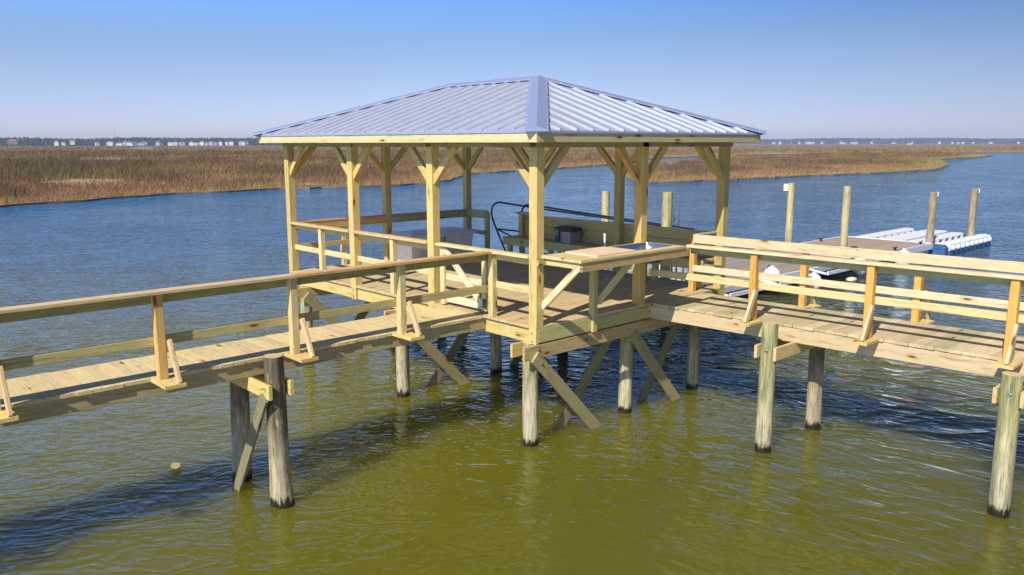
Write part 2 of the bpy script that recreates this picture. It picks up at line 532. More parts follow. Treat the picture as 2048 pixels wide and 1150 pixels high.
def bolts(parent, pts, axis, r=.014):
    for p in pts:
        a = V(p); d = V(axis).normalized()
        part('bolt', BOLT, parent, lambda b: (b.tube([a, a + d * .004], r * 1.7, 10), b.tube([a + d * .004, a + d * .016], r, 6)))
for iy, Y in enumerate(ROWS[:2]):
    bolts(pav, [(.06, Y - .192, 1.14), (1.98, Y - .192, 1.18)], (0, -1, 0))
    bolts(pav, [(.05, Y - .152, 1.33), (2.02, Y - .152, 1.33), (3.72, Y - .152, 1.33)], (0, -1, 0))
for k in (1, 2, 3):
    bolts(pav, [(-.001, k * SY + .07, D - .08), (-.001, k * SY + .07, D - .18)], (-1, 0, 0), .009)
bolts(pav, [(-.001, .07, D - .09), (-.001, .07, D - .19)], (-1, 0, 0), .009)

# railing of the pavilion (left and back) ------------------------------
def rail_run(parent, A, B, cap_w=.14, inward=(1, 0), z=2.53, low=(2.02, 2.11), tint=PALE, captint=PNK, face_h=.09, capname='rail_cap'):
    """flat cap, an upright rail just below it and a lower rail, from A to B (xy)"""
    A = V((*A, 0)); B = V((*B, 0)); d = (B - A).normalized()
    iw = V((*inward, 0))
    part(capname, WOOD, parent, lambda b: b.board(A + V((0, 0, z - .018)), B + V((0, 0, z - .018)), cap_w, .036, (0, 0, 1), captint))
    part('rail_board', WOOD, parent, lambda b: b.board(A + iw * .045 + V((0, 0, z - .038 - face_h / 2)), B + iw * .045 + V((0, 0, z - .038 - face_h / 2)), .036, face_h, (0, 0, 1), tint))
    zl = (low[0] + low[1]) / 2
    part('rail_board', WOOD, parent, lambda b: b.board(A + iw * .045 + V((0, 0, zl)), B + iw * .045 + V((0, 0, zl)), .036, low[1] - low[0], (0, 0, 1), tint))

prail = sub_empty('railing', pav)
rail_run(prail, (.045, YM - .002), (.045, 2 * SY + S + .002), inward=(1, 0), captint=PNK, tint=PALE)
rail_run(prail, (.045, 2 * SY - .002), (.045, SY + S + .002), inward=(1, 0), captint=PNK, tint=PALE)
rail_run(prail, (.045, .98), (.045, S + .002), inward=(1, 0), captint=PALE, tint=PALE)
rail_run(prail, (S + .002, YM + .06), (SX - .002, YM + .06), inward=(0, -1), captint=RED, tint=(.6, .4, .18), face_h=.12)
rail_run(prail, (SX + S + .002, YM + .06), (XM - .002, YM + .06), inward=(0, -1), captint=RED, tint=(.5, .44, .25), face_h=.12)
rail_run(prail, (XM + .08, YM - .002), (XM + .08, 5.86), inward=(-1, 0), captint=GRN, tint=(.5, .44, .25), face_h=.12)
for (x, y, zb, tn) in ((-.0, 5.34, D, PALE), (.0, 3.16, D, PALE), (.0, .84, D, PALE), (1.1, YM + .045, D, PALE), (3.2, YM + .045, D, PALE), (XM + .05, 5.80, D - .2, GRN)):
    part('rail_post', WOOD, prail, lambda b: b.box((x, y, zb), (x + .09, y + .09, 2.49), tn, .006, 2))

gate = sub_empty('gate', pav)
part('gate_stile', WOOD, gate, lambda b: b.box((.03, 1.93, D + .02), (.07, 2.02, 2.48), PALE, .004, 2))
part('gate_stile', WOOD, gate, lambda b: b.box((.03, 1.01, D + .05), (.07, 1.1, 2.48), PALE, .004, 2))
part('gate_rail', WOOD, gate, lambda b: b.box((-.025, .99, 2.494), (.115, 2.06, 2.53), PALE, .004, 1))
part('gate_rail', WOOD, gate, lambda b: b.box((.072, 1.0, 2.0), (.108, 2.02, 2.09), (.72, .62, .4), .004, 1))
part('gate_rail', WOOD, gate, lambda b: b.box((.072, 1.0, D + .05), (.108, 2.02, D + .16), (.72, .62, .4), .004, 1))
part('gate_brace', WOOD, gate, lambda b: b.board((.05, 1.93, 2.45), (.05, 1.1, D + .12), .036, .09, (0, 0, 1), (.74, .64, .42)))
part('gate_latch', DGREY, gate, lambda b: b.box((.0, 1.0, D + .1), (.03, 1.05, D + .22), ch=.004))

# ------------------------------------------------------------------ bench along the far side
bench = thing('bench', (4.1, 2.4, D), 'long built-in wooden bench with a high plank back along the far side of the pavilion', 'bench')
def bback(b):
    for k in range(3):
        z = 2.30 - .185 * k + .125
        b.box((XM + S + .002, .10, z - .09), (XM + S + .04, 4.92, z + .09), (.56, .46, .20), .004, 1)
part('backrest', WOOD, bench, bback)
part('back_cap', WOOD, bench, lambda b: b.box((XM + .06, 4.35, 2.522), (XM + S + .06, 4.93, 2.558), (.5, .44, .24)))
def bseat(b):
    for k in range(3):
        b.box((3.93 + k * .145, .15 , 2.05), (3.93 + k * .145 + .14, 4.9, 2.086), (.58, .46, .20), .004, 1)
part('seat', WOOD, bench, bseat)
part('seat_apron', WOOD, bench, lambda b: b.box((3.89, .15, 1.93), (3.928, 4.92, 2.086), (.56, .46, .19), .004, 1))
for y in (.2, 1.1, 1.35, 2.5, 3.6, 4.75):
    part('leg', WOOD, bench, lambda b: b.box((3.93, y, D), (4.02, y + .09, 2.05), (.56, .46, .19), .005, 2))
part('back_post', WOOD, bench, lambda b: b.box((XM + .05, 4.72, D), (XM + S, 4.81, 2.52), (.56, .46, .19), .005, 2))

# cooler on the bench
cool = thing('cooler', (4.08, 3.35, 2.086), 'small grey and black hard cooler standing on the bench seat', 'cooler')
def cbody(b):
    x0_, x1_, ya, yb = 3.96, 4.26, 3.12, 3.52
    vs = []
    for z, k in ((2.088, .02), (2.30, 0)):
        vs += [(x0_ + k, ya + k, z), (x1_ - k, ya + k, z), (x1_ - k, yb - k, z), (x0_ + k, yb - k, z)]
    b.add(vs, [(3, 2, 1, 0), (4, 5, 6, 7), (0, 1, 5, 4), (1, 2, 6, 5), (2, 3, 7, 6), (3, 0, 4, 7)])
part('body', GREYPL, cool, cbody)
part('lid', DGREY, cool, lambda b: b.box((3.95, 3.11, 2.302), (4.27, 3.53, 2.375), ch=.02))
part('front_panel', DGREY, cool, lambda b: b.box((3.935, 3.38, 2.10), (3.958, 3.50, 2.29), ch=.008))
part('latch', GREYPL, cool, lambda b: b.box((3.93, 3.42, 2.22), (3.935, 3.47, 2.33), ch=.002))
part('handle', DGREY, cool, lambda b: b.tube([(4.11, 3.10, 2.28), (4.11, 3.08, 2.33), (4.11, 3.09, 2.385), (4.11, 3.32, 2.40), (4.11, 3.55, 2.385), (4.11, 3.56, 2.33), (4.11, 3.54, 2.28)], .009, 6))

# big plastic deck box
db = thing('deck_box', (2.9, 5.9, D), 'large lavender white plastic storage chest standing in the back corner of the deck', 'storage chest')
def dbody(b):
    a, c, e, f = 2.05, 3.62, 5.52, 6.22
    vs = []
    for z, k in ((D, .06), (D + .49, 0)):
        vs += [(a + k, e + k, z), (c - k, e + k, z), (c - k, f - k, z), (a + k, f - k, z)]
    b.add(vs, [(3, 2, 1, 0), (4, 5, 6, 7), (0, 1, 5, 4), (1, 2, 6, 5), (2, 3, 7, 6), (3, 0, 4, 7)])
part('body', CHEST, db, dbody)
def dlid(b):
    b.box((2.0, 5.47, D + .49), (3.67, 6.27, D + .545), ch=.015)
    vs = [(2.02, 5.49, D + .545), (3.65, 5.49, D + .545), (3.65, 6.25, D + .545), (2.02, 6.25, D + .545), (2.12, 5.6, D + .60), (3.55, 5.6, D + .60), (3.55, 6.14, D + .60), (2.12, 6.14, D + .60)]
    b.add(vs, [(0, 1, 5, 4), (1, 2, 6, 5), (2, 3, 7, 6), (3, 0, 4, 7), (4, 5, 6, 7)])
part('lid', CHESTLID, db, dlid)
part('latch', GREYPL, db, lambda b: b.box((2.78, 5.455, D + .38), (2.86, 5.53, D + .5), ch=.01))

# ------------------------------------------------------------------ fish cleaning table
tab = thing('fish_cleaning_table', (1.1, -.3, D), 'pale wooden fish cleaning counter with a sunken steel sink beside the front corner post', 'counter')
ZT = 2.545
def ttop(b):
    ya, yb = -.68, .0
    # boards left of the sink run along the table
    n = 5; w = (yb - ya) / n
    for i in range(n):
        b.box((.09, ya + i * w + .001, ZT - .036), (1.24, ya + (i + 1) * w - .001, ZT), PALE, .003, 0)
    # frame round the sink
    b.box((1.242, -.68, ZT - .036), (2.22, -.545, ZT), PALE, .003, 0)
    b.box((1.242, -.045, ZT - .036), (2.20, .0, ZT), PALE, .003, 0)
    b.box((1.242, -.543, ZT - .036), (1.30, -.047, ZT), PALE, .003, 1)
    b.box((2.15, -.543, ZT - .036), (2.20, -.047, ZT), PALE, .003, 1)
part('top', WOOD, tab, ttop)
part('side_board', WOOD, tab, lambda b: b.box((.13, -.665, ZT - .150), (2.36, -.627, ZT - .038), (.60, .42, .2), .003, 0))
part('side_board', WOOD, tab, lambda b: b.box((.0, -.042, ZT - .130), (SX - .0, -.003, ZT - .038), (.58, .46, .22), .003, 0))
part('end_board', WOOD, tab, lambda b: b.box((.13, -.62, ZT - .125), (.168, -.045, ZT - .038), PALE, .003, 1))
part('end_board', WOOD, tab, lambda b: b.box((2.2, -.62, ZT - .125), (2.238, -.045, ZT - .038), GRN, .003, 1))
# braces run from the posts out to the outer side board
def dbr(x, zt, zb, ydn):
    return lambda b: b.board((x, ydn, zb), (x, -.6, zt), .04, .09, (0, 1, 1), PALE)
part('support_post', WOOD, tab, lambda b: (b.box((1.05, -.045, D - .225), (1.14, -.005, D), GRN, .004, 2), b.box((1.05, -.045, D), (1.14, .045, 2.41), GRN, .005, 2)))
part('diagonal_brace', WOOD, tab, lambda b: b.board((.12, .01, 1.87), (.15, -.62, 2.47), .038, .09, (0, 1, 1), (.72, .60, .36)))
part('diagonal_brace', WOOD, tab, lambda b: b.board((1.165, -.03, 1.80), (1.165, -.62, 2.47), .038, .09, (0, 1, 1), (.5, .46, .25)))
def sink(b):
    a, c, e, f, zb = 1.305, 2.145, -.54, -.05, ZT - .17
    def ringp(ins, rad, z):
        pts = []
        for (cx, cy, a0) in ((c - ins - rad, f - ins - rad, 0), (a + ins + rad, f - ins - rad, 90), (a + ins + rad, e + ins + rad, 180), (c - ins - rad, e + ins + rad, 270)):
            for k in range(6):
                t = math.radians(a0 + 90 * k / 5); pts.append((cx + rad * math.cos(t), cy + rad * math.sin(t), z))
        return pts
    rings = [ringp(0, .012, ZT + .002), ringp(.012, .05, ZT + .003), ringp(.016, .05, ZT - .004), ringp(.03, .055, ZT - .14), ringp(.06, .055, zb)]
    n = 24; vs = [p for r in rings for p in r]; fs = []
    for i in range(4):
        for k in range(n): fs.append((i * n + k, i * n + (k + 1) % n, (i + 1) * n + (k + 1) % n, (i + 1) * n + k))
    fs.append(tuple(range(4 * n, 5 * n)))
    b.add(vs, fs, None, (.5, .5, .5), True)
    o = [(a, e), (c, e), (c, f), (a, f)]
    vs2 = [(x, y, zb - .006) for x, y in o] + [(x, y, ZT - .04) for x, y in o]
    b.add(vs2, [(3, 2, 1, 0)] + [(q, (q + 1) % 4, (q + 1) % 4 + 4, q + 4) for q in range(4)])
sk = part('sink', STEEL, tab, sink)
part('drain', DARKTUBE, sk, lambda b: b.tube([(1.72, -.3, ZT - .168), (1.72, -.3, ZT - .166)], .035, 12))
part('drain_pipe', BLACK, sk, lambda b: b.tube([(1.72, -.3, ZT - .175), (1.72, -.3, ZT - .22), (2.1, -.3, ZT - .25), (2.3, -.34, ZT - .2)], .018, 8))

cb = MB(); cb.box((.47, -.60, ZT), (1.24, -.06, ZT + .022), ch=.003)
tag(cb.build('cutting_board', CUT), 'large pinkish wooden cutting board lying on the counter beside the sink', 'cutting board')
kn = thing('knife', (1.17, -.12, ZT + .022), 'white handled fillet knife stuck upright in the cutting board', 'knife')
part('blade', STEEL, kn, lambda b: b.board((1.17, -.12, ZT + .0225), (1.17, -.12, ZT + .085), .022, .003, (1, 0, 0), ch=.001))
part('handle', WHITEP, kn, lambda b: b.tube([(1.17, -.12, ZT + .08), (1.168, -.12, ZT + .10), (1.168, -.12, ZT + .15), (1.166, -.12, ZT + .19), (1.158, -.116, ZT + .205)], .014, 8, radii=[.008, .014, .013, .015, .011]))

# ------------------------------------------------------------------ left walkway (runs along -X)
lw = thing('left_walkway', (-4, 1.5, 0), 'narrow sunlit boardwalk on piles leading off to the left, one handrail on its near side', 'boardwalk')
XL = -11.
def lwdeck(b):
    x = XL; k = 0
    while x < -.04:
        w = min(.14, -.035 - x)
        near = 1.0 + random.uniform(-.012, .012)
        near_out = any(abs((x + .07) - q) < .1 for q in LP)
        b.board((x + w / 2, near, D - .019), (x + w / 2, 1.94 + random.uniform(-.012, .012), D - .019), w - .002, .036, (0, 0, 1), (.73, .565, .285), .002, .08)
        x += .14
LP = [-1.44 - 1.455 * k for k in range(7)]
part('decking', DECK, lw, lwdeck)
part('side_joist', WOOD, lw, lambda b: b.box((XL, 1.03, D - .20), (.04, 1.07, D - .04), (.46, .38, .2), .004, 0))
part('side_joist', WOOD, lw, lambda b: b.box((XL, 1.87, D - .20), (.04, 1.91, D - .04), (.46, .38, .2), .004, 0))
part('side_joist', WOOD, lw, lambda b: b.box((XL, 1.45, D - .20), (.04, 1.49, D - .04), (.46, .38, .2), .004, 0))
lrail = sub_empty('railing', lw)
cuts = [XL] + [LP[5] , LP[3], LP[1], .12]
for a, c in zip(cuts[:-1], cuts[1:]):
    part('rail_cap', WOOD, lrail, lambda b: b.box((a + .002, .82, 2.49), (c - .002, .96, 2.526), (.70, .55, .29) if c < LP[1] + .1 else (.66, .42, .19), .004, 0))
    part('rail_board', WOOD, lrail, lambda b: b.box((a + .002, .952, 2.385), (c - .002, .99, 2.488), (.46, .38, .16), .004, 0))
    part('rail_board', WOOD, lrail, lambda b: b.box((a + .002, .952, 1.955), (c - .002, .99, 2.05), (.56, .47, .20), .004, 0))
for k, x in enumerate(LP):
    tn = (ORG[0] * .95, ORG[1] * 1.12, ORG[2] * 1.5) if k == 2 else PALE
    part('rail_post', WOOD, lrail, lambda b: b.box((x - .045, .862, D + .001), (x + .045, .95, 2.488), tn, .006, 2))
    part('outrigger', DECK, lrail, lambda b: b.box((x - .09, .60, D - .037), (x + .12, .995, D), YEL, .004, 1))
    part('rail_brace', WOOD, lrail, lambda b: b.board((x + .066, .64, D + .0), (x + .066, .84, D + .40), .036, .07, (0, -1, .3), (.70, .48, .27)))
bent = [-3.25, -7.6]
for X in bent:
    pile_mesh('piling', X, .72, 1.70, .103, PILE_D, lw, rb=.118, bulge=1.0)
    pile_mesh('piling', X + .02, 1.66, D - .2, .105, PILE_D, lw, rb=.118, lean=(-.02, .0))
    for dx, yy in ((-.13, .56), (.13, .58)):
        part('cross_beam', WOOD, lw, lambda b: b.box((X + dx - .02, yy, 1.26), (X + dx + .02, 2.05, D - .205), YEL, .003, 1))
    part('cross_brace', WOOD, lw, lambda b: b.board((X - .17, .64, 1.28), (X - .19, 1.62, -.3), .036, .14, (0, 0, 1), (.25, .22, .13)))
    part('bolt', BOLT, lw, lambda b: b.tube([(X - .2, .64, 1.38), (X - .13, .64, 1.38)], .008, 6))

# ------------------------------------------------------------------ right walkway (runs along -Y)
rw = thing('right_walkway', (3.2, -2.5, 0), 'wide boardwalk on piles leading off to the right with a handrail on each side', 'boardwalk')
SK = .068
def RW(t, u, z): return V((2.37 + SK * t + u, -t, z))
RU = 1.27; TL = 11.
def rwdeck(b):
    t = .04
    while t < TL:
        tn = random.choice([(.66, .52, .31), (.68, .54, .32), (.56, .46, .25)])
        b.board(RW(t + .07, random.uniform(-.012, .012), D - .019), RW(t + .07, RU + random.uniform(-.012, .012), D - .019), .1395, .036, (0, 0, 1), tn, .003, .1)
        t += .142
part('decking', DECK, rw, rwdeck)
for u, tn in ((.03, (.68, .52, .31)), (RU / 2, OLV), (RU - .05, (.6, .46, .26))):
    part('side_joist', WOOD, rw, lambda b: b.board(RW(.0, u, D - .14), RW(TL, u, D - .14), .04, .19, (0, 0, 1), tn))
nrail = sub_empty('railing', rw); frail = sub_empty('railing', rw)
NP = [1.62 + 1.5 * k for k in range(6)]
cutsr = [-.02, NP[2] + .3, NP[5] + .3]
for a, c in zip([.62, NP[3]], [NP[3], TL]):
    part('rail_cap', WOOD, nrail, lambda b: b.board(RW(a, -.03, ZT - .018), RW(c, -.03, ZT - .018), .14, .036, (0, 0, 1), (.72, .58, .36)))
    part('rail_board', WOOD, nrail, lambda b: b.board(RW(a, .045, ZT - .085), RW(c, .045, ZT - .085), .036, .095, (0, 0, 1), (.52, .47, .26)))
for a, c in zip([-.06, NP[3]], [NP[3], TL]):
    part('rail_board', WOOD, nrail, lambda b: b.board(RW(a, .045, 2.075), RW(c, .045, 2.075), .036, .095, (0, 0, 1), PALE))
FP = [-.16, 1.65, 3.18, 4.7, 6.2, 7.7]
for a, c in zip([-.12, FP[3]], [FP[3], TL]):
    part('rail_board', WOOD, frail, lambda b: b.board(RW(a, RU - .055, 2.47), RW(c, RU - .055, 2.47), .036, .135, (0, 0, 1), (.74, .62, .37)))
    part('rail_board', WOOD, frail, lambda b: b.board(RW(a, RU - .055, 2.005), RW(c, RU - .055, 2.005), .036, .10, (0, 0, 1), (.74, .64, .40)))
part('rail_cap', WOOD, frail, lambda b: b.box((3.62, .10, 2.51), (XM + .02, .19, 2.545), (.66, .58, .36), .004, 0))
for k, t in enumerate(NP):
    part('rail_post', WOOD, nrail, lambda b: b.board(RW(t, -.025, D + .001), RW(t, -.025, ZT - .038), .09, .09, (1, 0, 0), ORG, .006))
    part('outrigger', DECK, nrail, lambda b: b.board(RW(t + .04, -.34, D - .019), RW(t + .04, -.014, D - .019), .2, .036, (0, 0, 1), YEL))
    part('rail_brace', WOOD, nrail, lambda b: b.board(RW(t + .066, -.30, D + .0), RW(t + .066, -.09, D + .40), .036, .07, (-1, 0, .3), (.72, .56, .34)))
for k, t in enumerate(FP):
    part('rail_post', WOOD, frail, lambda b: b.board(RW(t, RU + .008, D + .001 if k else D + .001), RW(t, RU + .008, 2.535 - (.03 if not k else 0)), .09, .09, (1, 0, 0), ORG if k < 4 else YEL, .006))
    if k:
        part('outrigger', DECK, frail, lambda b: b.board(RW(t + .04, RU + .015, D - .019), RW(t + .04, RU + .34, D - .019), .2, .036, (0, 0, 1), PALE))
        part('rail_brace', WOOD, frail, lambda b: b.board(RW(t + .066, RU + .28, D + .0), RW(t + .066, RU + .07, D + .40), .036, .07, (1, 0, .3), (.72, .5, .22)))
for k, t in enumerate((2.08, 4.78, 7.6)):
    pile_mesh('piling', 2.37 + SK * t - .40, -t, 1.70 if not k else 1.56, .10, PILE_G, rw, rb=.108 , lean=(0, 0))
    pile_mesh('piling', 2.37 + SK * t + .88, -t - .02, D - .2, .10, PILE_D if not k else PILE_G, rw, rb=.108)
    for dy in (-.125, .125):
        part('cross_beam', WOOD, rw, lambda b: b.board((2.37 + SK * t - .50 if dy > 0 else 2.37 + SK * t - .47, -t + dy, 1.32), (2.37 + SK * t + 1.1, -t + dy, 1.32), .04, .17, (0, 0, 1), (.68, .5, .24)))
for k, t in enumerate((2.08, 4.78)):
    bolts(rw, [(2.37 + SK * t - .40 - .1, -t - .02, 1.36)], (-1, 0, 0), .012)
part('reflector', BOLT, rw, lambda b: b.box((2.115, -1.62, D - .030), (2.135, -1.56, D - .012), ch=.001))

# ------------------------------------------------------------------ gangway
gw = thing('gangway', (7.5, 5.4, 1.1), 'sloping metal gangway with dark tube handrails going down to the floating dock', 'gangway')
GX0, GX1 = 4.42, 11.0; GZ0, GZ1 = D, .60
def gz(x, h=0): return GZ0 + (GZ1 - GZ0) * (x - GX0) / (GX1 - GX0) + h
def gdeck(b):
    n = 46
    for i in range(n):
        a = GX0 + (GX1 - GX0) * i / n; c = GX0 + (GX1 - GX0) * (i + .93) / n
        b.board((a, 5.43, gz(a)), (c, 5.43, gz(c)), .84, .025, (0, 0, 1), (.34, .3, .25))
part('ramp_deck', GREYDECK, gw, gdeck)
for Y in (4.97, 5.9):
    hr = sub_empty('handrail', gw)
    P0 = [(GX0 + .45, Y, gz(GX0 + .45, .03)), (GX0 + .18, Y, 2.1), (GX0 + .06, Y, 2.35), (GX0 + .03, Y, 2.50), (GX0 + .07, Y, 2.61), (GX0 + .15, Y, 2.675), (GX0 + .28, Y, 2.685), (GX0 + .7, Y, 2.615)]
    P0 += [(x, Y, gz(x, 1.09)) for x in (6, 8, GX1 - .4)] + [(GX1 - .1, Y, gz(GX1, 1.0)), (GX1, Y, gz(GX1, .8)), (GX1, Y, gz(GX1, 0))]
    part('top_tube', DARKTUBE, hr, lambda b: b.tube(P0, .020, 8))
    part('middle_tube', DARKTUBE, hr, lambda b: b.tube([(GX0 + .2, Y, gz(GX0 + .2, .52)), (GX1, Y, gz(GX1, .52))], .018, 8))
    part('side_beam', WHITEM, hr, lambda b: b.board((GX0, Y, gz(GX0, -.02)), (GX1, Y, gz(GX1, -.02)), .04, .1, (0, 0, 1)))
    n = 4
    for i in range(n):
        a = GX0 + .25 + i * (GX1 - GX0 - .3) / n; c = a + (GX1 - GX0 - .3) / n
        pts = [(a, Y, gz(a, .5)), (c, Y, gz(c, .03))] if i % 2 == 0 else [(a, Y, gz(a, .03)), (c, Y, gz(c, .5))]
        part('diagonal_tube', DARKTUBE, hr, lambda b: b.tube(pts, .016, 8))

# ------------------------------------------------------------------ floating dock
ZD = .42
fd = thing('floating_dock', (14, 5.3, 0), 'low weathered wooden floating dock with white edging behind the pavilion and right railing', 'floating dock')
for (xa, xb, ya, yb, tn) in ((8.7, 17.6, 3.78, 7.0, (.42, .34, .27)), (17.75, 23.3, 3.72, 6.85, (.52, .38, .27))):
    def dd(b):
        if xa < 10:
            n = int((yb - ya) / .14)
            for i in range(n):
                y = ya + i * (yb - ya) / n
                b.box((xa, y, ZD - .03), (xb, y + (yb - ya) / n - .004, ZD), tn, .003, 0, .14)
        else:
            for i in range(4):
                for j in range(3):
                    a = xa + i * (xb - xa) / 4; c = ya + j * (yb - ya) / 3
                    for k in range(8):
                        w = (xb - xa) / 4 / 8
                        b.box((a + k * w + .002, c + .012, ZD - .03), (a + (k + 1) * w - .002, c + (yb - ya) / 3 - .012, ZD), tn, .002, 1, .08)
    part('dock_deck', GREYDECK, fd, dd)
    def fr(b):
        for lo, hi in (((xa, ya - .06, ZD - .20), (xb, ya - .004, ZD + .025)), ((xa, yb + .004, ZD - .20), (xb, yb + .06, ZD + .025)),
                       ((xa - .06, ya - .06, ZD - .2), (xa - .004, yb + .06, ZD + .025)), ((xb + .004, ya - .06, ZD - .2), (xb + .06, yb + .06, ZD + .025))):
            b.box(lo, hi, ch=.01)
    part('edge_frame', WHITEM, fd, fr)
    part('float_tubs', BLACK, fd, lambda b: [b.box((xa + .2 + i * 1.45, ya + .1, -.3), (xa + 1.4 + i * 1.45, yb - .1, ZD - .21), ch=.04) for i in range(int((xb - xa - .2) / 1.45))])
for (xa, xb) in ((9.6, 11.1), (11.9, 13.6), (14.5, 16.6)):
    sp = part('side_panel', SLATE, fd, lambda b: b.board((xa, 3.44, ZD - .09), (xb, 3.44, ZD - .09), .5, .06, (0, .25, 1), ch=.01))
    part('panel_rim', WHITEM, sp, lambda b: (b.board((xa, 3.18, ZD - .03 - .02), (xb, 3.18, ZD - .05), .04, .1, (0, 0, 1), ch=.005), b.board((xa - .03, 3.2, ZD - .06), (xa - .03, 3.7, ZD), .04, .06, (0, 0, 1), ch=.005)))
for (x, y) in ((17.55, 3.9), (17.6, 6.85), (20.6, 3.85), (21.2, 6.75), (22.9, 3.9)):
    part('cleat', DARKTUBE, fd, lambda b: (b.tube([(x - .14, y, ZD + .09), (x - .08, y, ZD + .075), (x + .08, y, ZD + .075), (x + .14, y, ZD + .09)], .025, 6), b.tube([(x - .04, y, ZD), (x - .04, y, ZD + .08)], .025, 6), b.tube([(x + .04, y, ZD), (x + .04, y, ZD + .08)], .025, 6)))

def fender(x, y, z, r, label, sc=(1, 1, 1.15)):
    o = thing('fender', (x, y, z), label, 'fender', 'round fenders along the floating dock')
    part('ball', WHITEP, o, lambda b: b.ball((x, y, z), r, 16, 10, sc))
    part('collar', WHITEP, o, lambda b: b.tube([(x, y, z + r * sc[2] * .9), (x, y, z + r * sc[2] * 1.12)], r * .2, 8))
    part('rope', BLACK, o, lambda b: b.tube([(x, y, z + r * sc[2] * 1.1), (x, y + .1, max(ZD + .02, z + .3)), (x, y + .3, ZD + .03)], .012, 5))
fender(12.15, 3.55, .50, .23, 'large white round fender on the dock edge behind the nearest orange rail post')
fender(13.95, 3.3, .18, .22, 'white ball fender floating at the dock side below the middle boards of the right railing')
fender(16.9, 3.35, .30, .23, 'white ball fender hanging where the two dock sections meet')
fender(20.2, 3.4, .2, .27, 'farthest white fender, near the outer end of the floating dock')
bo = MB(); bo.ball((15.95, 3.15, .04), .2, 12, 8, (1.1, .7, .35))
tag(bo.build('float_buoy', YELPL), 'pale yellow flat float in the water beside the dock', 'float')
bo = MB(); bo.ball((21.3, 3.0, .1), .25, 12, 8, (1.4, .6, .45))
tag(bo.build('marker_float', REDPL), 'red float in the water beside the far end of the dock', 'float')

# low white framed box on the dock
wf = thing('dock_cart', (9.9, 4.2, ZD), 'low white framed grey box standing on the floating dock behind the right railing', 'dock cart')
part('box_panel', mat_plain('pale_grey_panel', (.42, .42, .5), .5), wf, lambda b: b.box((9.0, 3.95, ZD + .09), (10.25, 4.7, ZD + .42), ch=.01))
part('frame', WHITEM, wf, lambda b: (b.box((8.95, 3.9, ZD + .42), (10.3, 3.95, ZD + .47), ch=.005), b.box((8.95, 4.7, ZD + .42), (10.3, 4.75, ZD + .47), ch=.005), b.box((8.95, 3.95, ZD + .42), (9.0, 4.7, ZD + .47), ch=.005), b.box((10.25, 3.95, ZD + .42), (10.3, 4.7, ZD + .47), ch=.005)))
for (x, y) in ((8.92, 3.88), (10.27, 3.88), (8.92, 4.72), (10.27, 4.72)):
    part('corner_post', WHITEM, wf, lambda b: b.box((x, y, ZD + .1), (x + .06, y + .06, ZD + .62 if x < 9 else ZD + .5), ch=.005))
for (x, y) in ((9.05, 3.93), (10.2, 3.93), (9.05, 4.72), (10.2, 4.72)):
    part('wheel', BLACK, wf, lambda b: b.tube([(x, y - .03, ZD + .075), (x, y + .03, ZD + .075)], .075, 14))
part('rack_rail', WHITEM, wf, lambda b: b.tube([(9.0, 3.92, ZD + .6), (9.6, 3.92, ZD + .66), (10.25, 3.92, ZD + .58)], .02, 6))

# white ladder on the dock
ld = thing('dock_ladder', (8.3, 4.1, .3), 'white tubular boarding ladder at the near corner of the floating dock', 'ladder')
for y in (3.82, 4.2):
    part('side_tube', WHITEM, ld, lambda b: b.tube([(8.62, y, -.4), (8.55, y, ZD + .5), (8.62, y, ZD + .72), (8.8, y, ZD + .76), (8.95, y, ZD + .6), (8.98, y, ZD)], .022, 8))
for z in (-.1, .15, .4):
    part('rung', WHITEM, ld, lambda b: b.board((8.6, 3.82, z), (8.6, 4.2, z), .06, .025, ch=.004))
part('diagonal_tube', WHITEM, ld, lambda b: b.tube([(8.57, 3.82, ZD + .5), (8.98, 3.82, ZD + .05)], .02, 6))

# dock piles
DP = ((9.8, 7.27, 2.66, .105, 'pale topped dock pile seen just left of the middle post behind the bench', 0),
      (7.45, 3.5, 2.89, .112, 'stout dock pile rising behind the bench beside the fishing rods', 0),
      (19.5, 7.1, 2.57, .12, 'dock pile with a small white box on its top', 1),
      (18.2, 4.5, 2.6, .115, 'greenish plain dock pile standing between the two dock sections', 0),
      (24.3, 4.12, 2.18, .13, 'brown dock pile with a scrap of white rope at the dock end', 2),
      (27.3, 3.72, 2.2, .135, 'outermost brown dock pile at the end of the white cube floats', 3))
for i, (x, y, zt, r, lab, ex) in enumerate(DP):
    o = thing('dock_pile', (x, y, 0), lab, 'pile', 'tall round piles holding the floating dock')
    pile_mesh('pole', x, y, zt, r, PILE_Y if i < 4 else PILE_B, o, zb=-1.5, rb=r * 1.05)
    if ex == 1:
        part('white_box', WHITEP, o, lambda b: b.box((x - .19, y + .03, zt - .27), (x - .12, y + .2, zt - .03), ch=.01))
    if ex in (2, 3):
        part('rope_scrap', WHITEP, o, lambda b: b.tube([(x + .02, y - r * .8, zt + .012), (x + .03, y - r * 1.15, zt - .02), (x + .0, y - r * 1.2, zt - .09), (x - .02, y - r * 1.15, zt - .14)], .016, 6))

